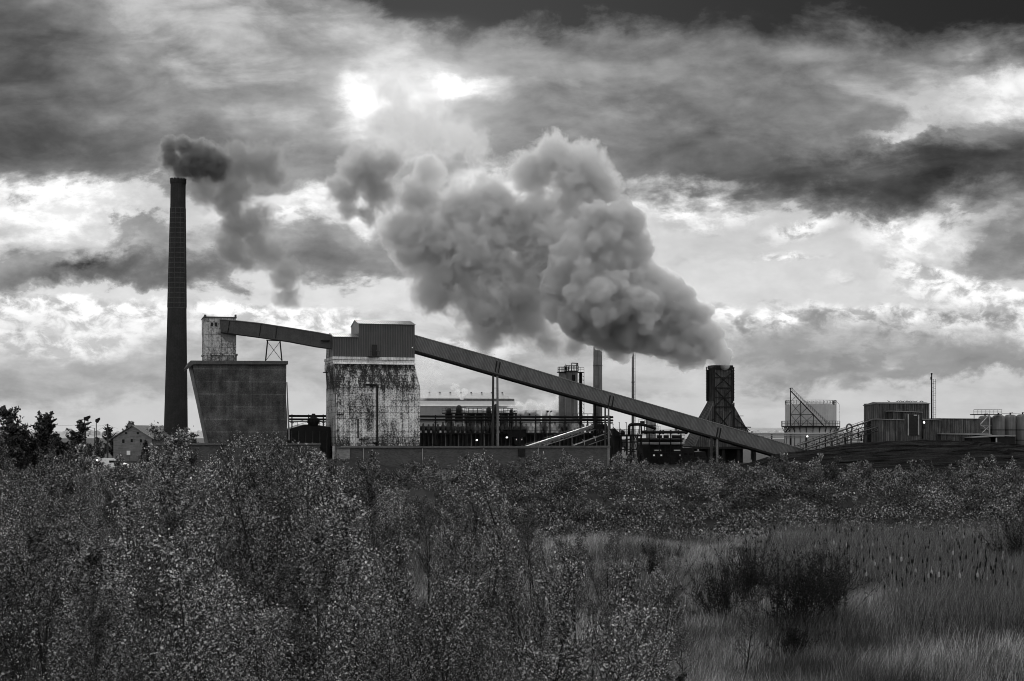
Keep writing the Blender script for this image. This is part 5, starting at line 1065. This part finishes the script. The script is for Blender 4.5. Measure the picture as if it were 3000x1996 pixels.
for (nm, cs, d, dn, lab) in (('steam_wisp', [(1352, 1168, 8), (1350, 1158, 10), (1342, 1150, 12), (1362, 1148, 13), (1335, 1130, 12), (1325, 1137, 8)], 425, 1.0, 'small puff of steam over the pale shed roof'),
    ('steam_wisp', [(1525, 1195, 22), (1555, 1192, 26), (1585, 1200, 24), (1615, 1205, 20), (1630, 1190, 24), (1640, 1168, 18), (1500, 1200, 18)], 415, .7, 'low bank of steam between the pale shed and the silos'),
    ('steam_wisp', [(1230, 1150, 38), (1262, 1110, 44), (1245, 1072, 40), (1290, 1060, 34)], 380, .16, 'faint dark wisp just right of the white bunker top'),
    ('steam_wisp', [(1345, 1262, 34), (1300, 1262, 30), (1400, 1262, 26), (1560, 1265, 34), (1620, 1262, 30), (1690, 1264, 30)], 335, .10, 'thin steam seeping along the oven tops behind the pipe bridge')):
    vol_field(nm, lab, 'steam', cs, d, dn, .95, 1.2, .3, 1.2, .1, .6, .6, vox=.7, step=.5)
# ------------------------------------------------------------------ vegetation
def leaf_mat(name, base, trans=.4, gloss=.06, lo=.35, hi=2.2, patch=None, orng=(.3, 1.7)):
    m = bpy.data.materials.new(name); m.use_nodes = True; nt = NT(m.node_tree); nt.n.clear(); out = nt.node('ShaderNodeOutputMaterial')
    rp = nt.node('ShaderNodeNewGeometry').outputs['Random Per Island']; orr = nt.node('ShaderNodeObjectInfo').outputs['Random']
    f = nt.math('MULTIPLY', nt.math('MULTIPLY', nt.math('MULTIPLY_ADD', nt.math('POWER', rp, 3.6), hi-lo, lo), base), nt.math('MULTIPLY_ADD', orr, orng[1]-orng[0], orng[0]) if not patch else nt.mapr(nt.noise(nt.node('ShaderNodeTexCoord').outputs['Object'], patch[0], 4, .6), patch[1], patch[2], patch[3], patch[4]))
    d = nt.node('ShaderNodeBsdfDiffuse'); tr = nt.node('ShaderNodeBsdfTranslucent'); gl = nt.node('ShaderNodeBsdfGlossy'); gl.inputs['Roughness'].default_value = .42
    nt.l.new(f, d.inputs[0]); nt.l.new(f, tr.inputs[0]); nt.put(gl.inputs[0], (.8, .8, .8, 1))
    a = nt.node('ShaderNodeMixShader'); a.inputs[0].default_value = trans; nt.l.new(d.outputs[0], a.inputs[1]); nt.l.new(tr.outputs[0], a.inputs[2])
    b_ = nt.node('ShaderNodeMixShader'); b_.inputs[0].default_value = gloss; nt.l.new(a.outputs[0], b_.inputs[1]); nt.l.new(gl.outputs[0], b_.inputs[2]); nt.l.new(b_.outputs[0], out.inputs[0]); return m
M['birch'] = leaf_mat('birch_leaves', .10, .45, .06, .14, 7.0); M['bramble'] = leaf_mat('bramble_leaves', .085, .35, .05, .12, 7.0); M['bush'] = leaf_mat('willow_leaves', .035, .3, .01, .4, 1.8); M['treeleaf'] = leaf_mat('tree_leaves', .06, .4, .02, .2, 4.5)
M['bramble2'] = leaf_mat('bramble_tangle', .05, .35, .04, .1, 8.0, (.35, .38, .62, .15, 2.0)); M['grass'] = leaf_mat('grass_blades', .26, .4, .02, .25, 2.6, (.16, .36, .66, .28, 1.8)); M['reed'] = leaf_mat('reed_blades', .055, .35, .03, .2, 5.0); M['bark'] = rough_mat('dark_bark', .02, .3, 3, .9, bmp=0); M['barkpale'] = rough_mat('birch_bark', .14, .6, 2, .8, bmp=0); M['cathead'] = rough_mat('cattail_head', .012, .2, 5, .9, bmp=0); M['fluff'] = rough_mat('cattail_fluff', .3, .2, 5, .95, bmp=0)
def quads_obj(name, P4, mat, parent=None):
    """P4: (n,4,3) leaf quads"""
    n = len(P4); me = bpy.data.meshes.new(name); me.vertices.add(4*n); me.vertices.foreach_set('co', P4.reshape(-1).astype(np.float32))
    me.loops.add(4*n); me.loops.foreach_set('vertex_index', np.arange(4*n, dtype=np.int32)); me.polygons.add(n); me.polygons.foreach_set('loop_start', np.arange(0, 4*n, 4, dtype=np.int32))
    try: me.polygons.foreach_set('loop_total', np.full(n, 4, dtype=np.int32))
    except Exception: pass
    me.materials.append(mat); me.update(calc_edges=True); o = bpy.data.objects.new(name, me); COL.objects.link(o)
    if parent: o.parent = parent
    return o
def leaves(pos, size, r_, hang=.35):
    n = len(pos); a = r_.normal(size=(n, 3)); a[:, 2] -= hang; a /= np.linalg.norm(a, axis=1)[:, None]; c = r_.normal(size=(n, 3)); s = np.cross(a, c); s /= np.linalg.norm(s, axis=1)[:, None]+1e-9
    sz = size*np.clip(np.exp(r_.normal(size=(n, 1))*.32), .45, 1.9); nrm = np.cross(a, s)
    return np.stack([pos, pos+a*sz*.45+s*sz*.36+nrm*sz*.1, pos+a*sz, pos+a*sz*.45-s*sz*.36+nrm*sz*.1], 1)
def skeleton(r_, H, nb, spread, multi=1, up=.9, b0=.12, lean=.06, tap=.75):
    """twiggy upright young tree: returns wood segments and twig points"""
    segs, tw = [], []
    for k in range(multi):
        base = np.array([r_.uniform(-.08, .08)*(multi > 1), r_.uniform(-.08, .08)*(multi > 1), 0]); dirn = np.array([r_.normal()*lean*(1+1.5*(multi > 1)), r_.normal()*lean*(1+1.5*(multi > 1)), 1.0]); h = H*(1 if k == 0 else r_.uniform(.6, .95)); pts = [base]
        for i in range(10): dirn[:2] += r_.normal(size=2)*.05; pts.append(pts[-1]+dirn/np.linalg.norm(dirn)*h/10)
        pts = np.array(pts); R0 = .011*h/ (1+.25*(multi-1))
        for i in range(10): segs.append((pts[i], pts[i+1], R0*(1-i/10.6), R0*(1-(i+1)/10.6)))
        for b in range(nb):
            f = b0+(1-b0)*(b+r_.uniform(0, 1))/nb; f = min(f, .985); j = min(9, int(f*10)); p = pts[j]+(pts[j+1]-pts[j])*(f*10-j); az = r_.uniform(0, 2*math.pi); L_ = spread*h*(1.05-f)**tap*r_.uniform(.6, 1.15)*min(1, .45+1.6*f)+.12
            d = np.array([math.cos(az), math.sin(az), up*r_.uniform(.6, 1.5)]); d /= np.linalg.norm(d); q = p
            m_ = 5
            for i in range(m_):
                d2 = d+r_.normal(size=3)*.12; d2[2] += .05*i; d2 /= np.linalg.norm(d2); q2 = q+d2*L_/m_; rr = R0*.34*(1-f*.6); segs.append((q, q2, rr*(1-i/m_)+.002, rr*(1-(i+1)/m_)+.0015)); tw.append((q, q2, .05))
                for _ in range(3):
                    d3 = d2+r_.normal(size=3)*.65; d3 /= np.linalg.norm(d3); L3 = L_*.30*r_.uniform(.4, 1.2); q3 = q2+d3*L3; segs.append((q2, q3, .0045, .002)); tw.append((q2, q3, .07))
                q = q2
    return segs, tw
def wood_mesh(segs, mn=.003):
    b = B()
    for (p, q, r1, r2) in segs: b.bar(p, q, max(r1, mn), 4 if r1 > .02 else 3, max(r2, mn*.7))
    return b
def plant(kind, lab, cat, seed, H, nb, spread, nl, lsize, lmat, group, multi=1, up=.9, b0=.12, bark='bark', mn=.004, hang=.35, lean=.06, tap=.75):
    r_ = np.random.RandomState(seed); segs, tw = skeleton(r_, H, nb, spread, multi, up, b0, lean, tap)
    t = thing(kind, lab, cat, (0, 0, 0), group); part('trunk', wood_mesh(segs, mn), M[bark], t)
    wz = np.array([x[0][2] for x in tw])/H; wz = np.clip(wz, .08, 1)**1.1; idx = r_.choice(len(tw), nl, p=wz/wz.sum()); a = np.array([x[0] for x in tw])[idx]; c = np.array([x[1] for x in tw])[idx]; jt = np.array([x[2] for x in tw])[idx][:, None]; f = r_.uniform(0, 1.05, (nl, 1)); pos = a+(c-a)*f+r_.normal(size=(nl, 3))*jt
    quads_obj('crown', leaves(pos, lsize, r_, hang), M[lmat], t); return t
def place_all(protos, spots):
    """spots: (x, y, z, height, label or None, proto index or None)"""
    used = set()
    for i, sp in enumerate(spots):
        k = sp[5] if sp[5] is not None else i % len(protos); pr, H0 = protos[k]; s = sp[3]/H0; wx = s*rnd.uniform(.85, 1.15)
        if k not in used: used.add(k); o = pr; o.location = sp[:3]; o.rotation_euler = (0, 0, rnd.uniform(0, 6.28)); o.scale = (wx, wx, s)
        else: o = dup(pr, sp[:3], rnd.uniform(0, 6.28), (wx, wx, s))
        if sp[4]: o['label'] = sp[4]
    for k, (pr, _) in enumerate(protos):
        if k not in used:
            for c in list(pr.children): bpy.data.objects.remove(c)
            bpy.data.objects.remove(pr)
# --- birch thicket
GB = 'young birches of the foreground thicket'
LB = 'slender young birch with small pale leaves, one of the dense foreground thicket'
pro = []
for s_, (H, nb, sp, nl, mu) in enumerate([(6.5, 30, .25, 8500, 1), (6.0, 24, .28, 8000, 2), (7.2, 32, .22, 9000, 1), (5.6, 20, .30, 8000, 3), (6.8, 26, .26, 7500, 2), (6.2, 22, .22, 3400, 1), (6.0, 24, .27, 9000, 1), (6.4, 24, .3, 2600, 3)]):
    pro.append((plant('birch_tree', LB, 'birch', 40+s_, H, nb, sp, nl, .047, 'birch', GB, mu, 1.15, .3, mn=.0065, tap=.6), H))
TOPX = [0, 250, 450, 560, 700, 830, 900, 1000, 1150, 1300, 1400, 1500, 1700, 1900, 2050, 2250]
TOPY = [1330, 1352, 1318, 1268, 1312, 1240, 1318, 1345, 1378, 1400, 1410, 1430, 1475, 1540, 1640, 1790]
spots = []; cand = 0
def okspot(x, y, dmin): return all((x-a[0])**2+(y-a[1])**2 > dmin*dmin for a in spots)
while len(spots) < 150 and cand < 9000:
    cand += 1; d = rnd.uniform(12, 62); px = rnd.uniform(-160, 2050)
    if px > 1500 and rnd.random() < (px-1500)/700.0: continue
    x = (px-CX)/FPX*d; y = d
    if not okspot(x, y, 1.05+.012*d): continue
    ty = np.interp(px, TOPX, TOPY)
    # nearer trees stand lower in the picture
    near = max(0, (45-d)/30.0); py = ty+rnd.uniform(0, 70)+near*rnd.uniform(60, 420)+ (rnd.uniform(0, 160) if rnd.random() < .3 else 0)
    zt = EYE-(py-HY)/FPX*d; g = ground_h(x, y); h = (zt-g)*.92
    if h < 2.2 or h > 8.6: continue
    spots.append((x, y, g-.05, h, None, None))
for px, py, d, lab in ((560, 1232, 44, 'tallest birch of the thicket in front of the slanting dark bunker'), (838, 1188, 36, 'leafy birch whose top overlaps the right edge of the dark bunker'), (1010, 1300, 40, 'birch with a thin bare leader before the foot of the white bunker'), (1525, 1300, 42, 'thin birch whose tip crosses the brick wall under its vent box'), (1000, 1420, 21, 'nearer bushy birch below the white bunker'), (700, 1265, 46, 'birch whose leaves reach up the face of the dark bunker'), (880, 1250, 40, 'birch with its leafy top in the gap between the two bunkers'), (2170, 1690, 38, 'small thin sapling at the right edge of the thicket')):
    x = (px-CX)/FPX*d; g = ground_h(x, d); spots.append((x, d, g-.05, (EYE-(py-HY)/FPX*d-g)*.95, lab, {1010: 5, 1525: 5, 2170: 5}.get(px)))
for px, py, d in ((585, 1296, 50), (640, 1300, 47), (745, 1298, 49), (790, 1303, 45), (920, 1306, 48), (960, 1335, 43), (490, 1312, 52), (690, 1312, 41), (1100, 1345, 44)):
    x = (px-CX)/FPX*d; g = ground_h(x, d); spots.append((x, d, g-.05, (EYE-(py-HY)/FPX*d-g)*.95, None, None))
place_all(pro, spots)
print('birches', len(spots))
# --- scrub along the bank top, shrub by shrub
pro = []
for s_ in range(5): pro.append((plant('scrub_sapling', 'leafy scrub sapling growing on the bank before the works', 'shrub', 70+s_, 2.4, 12, .20, 1000, .105, 'bramble', 'scrub saplings on the bank', 4, .9, .25, mn=.008, lean=.2, tap=.25), 2.4))
spots = []; i = 0
while i < 175:
    px = rnd.uniform(1150, 3060); d = rnd.uniform(118, 134) if rnd.random() < .6 else rnd.uniform(92, 120); x = (px-CX)/FPX*d; g = ground_h(x, d); h = rnd.uniform(1.2, 2.5)*(1 if d > 118 else .6)
    spots.append((x, d, g-.1, h, None, None)); i += 1
for i in range(36):
    px = rnd.uniform(-80, 1100); d = rnd.uniform(95, 125); x = (px-CX)/FPX*d; spots.append((x, d, ground_h(x, d)-.1, rnd.uniform(1.6, 3.2), None, None))
place_all(pro, spots)
# --- bramble cover of the bank: leaves spread over many low mounds
r_ = np.random.RandomState(5); PP = []
for k in range(1900):
    px = r_.uniform(-150, 3200) if k % 4 else r_.uniform(1300, 3200); d = r_.uniform(84, 138); x = (px-CX)/FPX*d
    if d < 88 and x > -6 : continue
    g = ground_h(x, d); R_ = r_.uniform(.45, 1.0)+1.4*r_.uniform()**4; hh = min(1.1, R_*r_.uniform(.5, .9)); n = int(170*R_*R_)+50
    v = r_.normal(size=(n, 3)); v[:, 2] = abs(v[:, 2]); v /= np.linalg.norm(v, axis=1)[:, None]; v *= r_.uniform(.75, 1.05, (n, 1)); v[:, :2] *= R_; v[:, 2] *= hh*r_.uniform(.7, 1.3, n)
    PP.append(v+np.array([x, d, g]))
pos = np.concatenate(PP); o = quads_obj('bramble_scrub', leaves(pos, .12, r_, .1), M['bramble2']); tag(o, 'tangled dark bramble scrub covering the bank below the works', 'scrub', kind='stuff'); print('bramble', len(pos))
# --- grass of the marsh
def blades(n, xy, hgt, wid, r_, lean=.35, seg=3, wind=(.12, 0)):
    n = len(xy); gz = np.array([ground_h(a, b_) for a, b_ in xy]); az = r_.uniform(0, 2*math.pi, n); ln = r_.uniform(.1, lean, n)*hgt; dxy = np.stack([np.cos(az)*ln+wind[0]*hgt, np.sin(az)*ln+wind[1]*hgt], 1)
    wa = r_.uniform(0, math.pi, n); ws = np.stack([np.cos(wa), np.sin(wa)*.5, np.zeros(n)], 1)*(wid*.5)[:, None]; out = []
    prev = None
    for s in range(seg+1):
        f = s/seg; c = np.stack([xy[:, 0]+dxy[:, 0]*f**1.8, xy[:, 1]+dxy[:, 1]*f**1.8, gz-.03+hgt*(f-.18*f**3*(ln/np.maximum(hgt, .01)))], 1); w = ws*(1-f*.88); cur = (c-w, c+w)
        if prev is not None: out.append(np.stack([prev[0], prev[1], cur[1], cur[0]], 1))
        prev = cur
    return out
def blade_obj(name, out, mat):
    n = len(out[0]); S_ = len(out); V_ = np.zeros((n, (S_+1)*2, 3))
    for s in range(S_): V_[:, 2*s] = out[s][:, 0]; V_[:, 2*s+1] = out[s][:, 1]
    V_[:, 2*S_] = out[-1][:, 3]; V_[:, 2*S_+1] = out[-1][:, 2]
    nv = (S_+1)*2; idx = np.array([[2*s, 2*s+1, 2*s+3, 2*s+2] for s in range(S_)])[None]+(np.arange(n)*nv)[:, None, None]; me = bpy.data.meshes.new(name); me.vertices.add(n*nv); me.vertices.foreach_set('co', V_.reshape(-1).astype(np.float32))
    me.loops.add(n*S_*4); me.loops.foreach_set('vertex_index', idx.reshape(-1).astype(np.int32)); me.polygons.add(n*S_); me.polygons.foreach_set('loop_start', np.arange(0, n*S_*4, 4, dtype=np.int32)); me.materials.append(mat); me.update(calc_edges=True)
    o = bpy.data.objects.new(name, me); COL.objects.link(o); return o
def tufts(n, pfun, r_, per=12, sp=.16):
    c = []
    while len(c) < n:
        p = pfun()
        if p is not None: c.append(p)
    c = np.array(c); return np.repeat(c, per, 0)+r_.normal(size=(n*per, 2))*sp
r_ = np.random.RandomState(9)
def pg():
    d = math.sqrt(r_.uniform(30**2, 92**2)); px = r_.uniform(1150, 3150)
    if px < 1900 and r_.uniform() < (1900-px)/900: return None
    x = (px-CX)/FPX*d; v = mnoise.noise(Vector((x*.16, d*.10, 4)))
    if v < -.12 and r_.uniform() < .75: return None
    return (x, d)
xy = tufts(23000, pg, r_, 15, .2); n = len(xy); zon = np.array([mnoise.noise(Vector((a*.12, b_*.12, 8))) for a, b_ in xy]); hg = r_.uniform(.35, .95, n)*(1+.5*zon)
o = blade_obj('marsh_grass', blades(n, xy, hg, r_.uniform(.006, .013, n)*(1+xy[:, 1]/90), r_, .5), M['grass']); tag(o, 'pale wind-swept marsh grass filling the lower right', 'grass', kind='stuff')
def pl():
    d = math.sqrt(r_.uniform(14**2, 84**2)); px = r_.uniform(-120, 1500); return ((px-CX)/FPX*d, d)
xy = tufts(4200, pl, r_, 12, .25); n = len(xy); o = blade_obj('undergrowth_grass', blades(n, xy, r_.uniform(.3, .8, n), r_.uniform(.01, .02, n), r_, .6), M['reed']); tag(o, 'dim undergrowth grass beneath the birch thicket', 'grass', kind='stuff')
def pr_():
    px = r_.uniform(2250, 3200); py = r_.uniform(1585, 1880); top_ = 1590+ (0 if px > 2500 else 20); d = EYE*FPX/(py-HY)
    if py > 1760 and (px < 2620 or r_.uniform() < .4): return None
    return ((px-CX)/FPX*d, d)
xy = tufts(9500, pr_, r_, 14, .3); n = len(xy); o = blade_obj('reed_bed', blades(n, xy, r_.uniform(.7, 1.7, n), r_.uniform(.009, .02, n), r_, .45, 4, (.08, 0)), M['reed']); tag(o, 'bed of tall arching reeds among the cattails at right', 'reeds', kind='stuff')
# --- cattails
protos = []
for k in range(4):
    r2 = random.Random(k); H = 1.0; lx = (k-1.5)*.06; b = B().bar((0, 0, 0), (lx*.5, 0, .5), .007, 4).bar((lx*.5, 0, .5), (lx, 0, .82), .006, 4); st_ = thing('cattail', 'dark-headed cattail standing in the reed bed', 'cattail', (0, 0, 0), 'dark cattails of the reed bed' if k < 3 else 'fluffy cattails of the reed bed')
    part('stem', b, M['reed'], st_); m_ = M['cathead'] if k < 3 else M['fluff']; rr = .017 if k < 3 else .024
    b = B().lathe((0, 0), [(.80, .006, lx*.98), (.815, rr, lx), (.87, rr*1.1, lx), (.90, rr*.8, lx*1.05), (.91, .006, lx*1.06), (.99, .003, lx*1.1)], 8); part('seed_head', b, m_, st_)
    if k == 3: st_['label'] = 'cattail with a burst pale fluffy head in the reed bed'
    protos.append((st_, 1.0))
spots = []
while len(spots) < 250:
    px = rnd.uniform(2060, 3020) if rnd.random() < .25 else rnd.uniform(2380, 3020); py = rnd.uniform(1585, 1740) if px < 2500 else rnd.uniform(1590, 1790); d = EYE*FPX/(py-HY+40); x = (px-CX)/FPX*d
    k = 3 if rnd.random() < .13 else rnd.choice([0, 1, 2]); spots.append((x, d, ground_h(x, d), rnd.uniform(1.35, 1.9), None, k))
place_all(protos, spots)
# --- willow bushes
def willow(seed, H, W_, nst, lab):
    r2 = np.random.RandomState(seed); segs, tw = [], []
    for i in range(nst):
        az = r2.uniform(0, 2*math.pi); sp = abs(r2.normal())*.5; d = np.array([math.cos(az)*sp, math.sin(az)*sp, 1.0]); d /= np.linalg.norm(d); q = np.array([r2.normal()*.25*W_, r2.normal()*.25*W_, 0]); L_ = H*r2.uniform(.6, 1.08)
        for j in range(6):
            d = d+r2.normal(size=3)*.07; d /= np.linalg.norm(d); q2 = q+d*L_/6; segs.append((q, q2, .013*(1-j/7), .013*(1-(j+1)/7))); tw.append((q, q2, .05)) if j > 1 else None
            if j > 1:
                for _ in range(2): d3 = d+r2.normal(size=3)*.35; d3 /= np.linalg.norm(d3); q3 = q2+d3*L_*.16; segs.append((q2, q3, .006, .003)); tw.append((q2, q3, .06))
            q = q2
    t = thing('willow_bush', lab, 'bush', (0, 0, 0), 'dark willow bushes of the marsh'); part('stems', wood_mesh(segs, .005), M['bark'], t)
    nl = 90*nst; idx = r2.randint(0, len(tw), nl); a = np.array([x[0] for x in tw])[idx]; c = np.array([x[1] for x in tw])[idx]; pos = a+(c-a)*r2.uniform(0, 1, (nl, 1))+r2.normal(size=(nl, 3))*.05
    quads_obj('foliage', leaves(pos, .045, r2, .2), M['bush'], t); return t
for seed, H, W_, nst, px, d, lab in ((1, 2.8, 1.5, 105, 2330, 51, 'large dark fine-twigged willow bush standing in the marsh grass'), (2, 2.6, .9, 70, 2200, 56, 'smaller dark willow bush close left of the large one'), (3, 2.2, .7, 50, 1935, 64, 'dark willow bush at the edge of the birch thicket'), (4, 2.9, .9, 60, 2975, 72, 'dark willow bush at the far right edge of the reeds'), (5, 1.3, .6, 40, 2330, 44, 'low dark bush in front of the large willow'), (6, 2.5, 1.1, 70, 2425, 53, 'rounded willow bush close right of the large one'), (7, 2.3, 1.1, 60, 2110, 53, 'spreading willow bush left of the two central bushes')):
    o = willow(seed, H, W_, nst, lab); x = (px-CX)/FPX*d; o.location = (x, d, ground_h(x, d)-.05)
# --- trees beside the works
GT = 'trees left of the works'
pro = []
for s_, (H, nb, sp, nl, mu) in enumerate([(8, 40, .30, 3600, 2), (7, 34, .34, 3200, 3), (9, 40, .28, 3800, 2)]):
    pro.append((plant('tree', 'x', 'tree', 90+s_, H, nb, sp, nl, .26, 'treeleaf', GT, mu, .75, .15, mn=.03, hang=.1, lean=.14, tap=.45), H))
TR = [(-30, 1178, 205, 0, 'tall dark tree cut by the left edge of the picture'), (12, 1200, 190, 1, 'dark leafy tree at the far left edge'), (60, 1212, 200, 2, 'rounded dark tree second from the left edge'), (100, 1222, 195, 0, 'dark tree at the right end of the left tree mass'), (120, 1216, 205, 1, 'bushy tree crown above the left tree mass'),
      (165, 1228, 210, 2, 'loose open-crowned tree standing by itself left of the poles'), (180, 1232, 200, 0, 'narrow-topped tree beside the furthest left pole'), (226, 1284, 240, 1, 'small low tree left of the floodlight poles'), (265, 1280, 300, 2, 'thin low tree behind the floodlight poles'), (294, 1284, 310, 1, 'dark rounded tree between the thin pole and the thick pole'),
      (346, 1242, 345, 0, 'tree showing behind the left slope of the house roof'), (397, 1240, 350, 1, 'small tree crown peeping over the house ridge'), (457, 1232, 352, 2, 'tree crown between the house roof and the chimney'), (330, 1256, 330, 1, 'low tree at the left corner of the house'), (30, 1250, 165, 1, 'broad low tree in front of the left tree mass'), (150, 1270, 180, 2, 'low bushy tree below the loose open-crowned tree'),
      (560, 1268, 340, 0, 'small dark tree between the chimney and the dark bunker')]
spots = []
for px, py, d, k, lab in TR:
    x = (px-CX)/FPX*d; g = ground_h(x, d); spots.append((x, d, g-.1, EYE-(py-HY)/FPX*d-g, lab, k))
place_all(pro, spots)
def conifer(px, pyt, d, lab):
    r2 = np.random.RandomState(4); x = (px-CX)/FPX*d; g = ground_h(x, d); H = EYE-(pyt-HY)/FPX*d-g; t = thing('conifer', lab, 'conifer', (x, d, g)); b = B().bar((x, d, g), (x, d, g+H), .12, 6, .03); part('trunk', b, M['bark'], t)
    n = 2600; f = r2.uniform(.05, 1, n); lay = np.floor(f*7)/7; rad = (1-f)*H*.36*(1.25-(f-lay)*5); az = r2.uniform(0, 6.283, n); rr = rad*np.sqrt(r2.uniform(.05, 1, n)); pos = np.stack([rr*np.cos(az), rr*np.sin(az), f*H-rr*.15], 1); quads_obj('crown', leaves(pos, .3, r2, .3), M['treeleaf'], t)
conifer(427, 1293, 262, 'small dark conifer in front of the brick house')
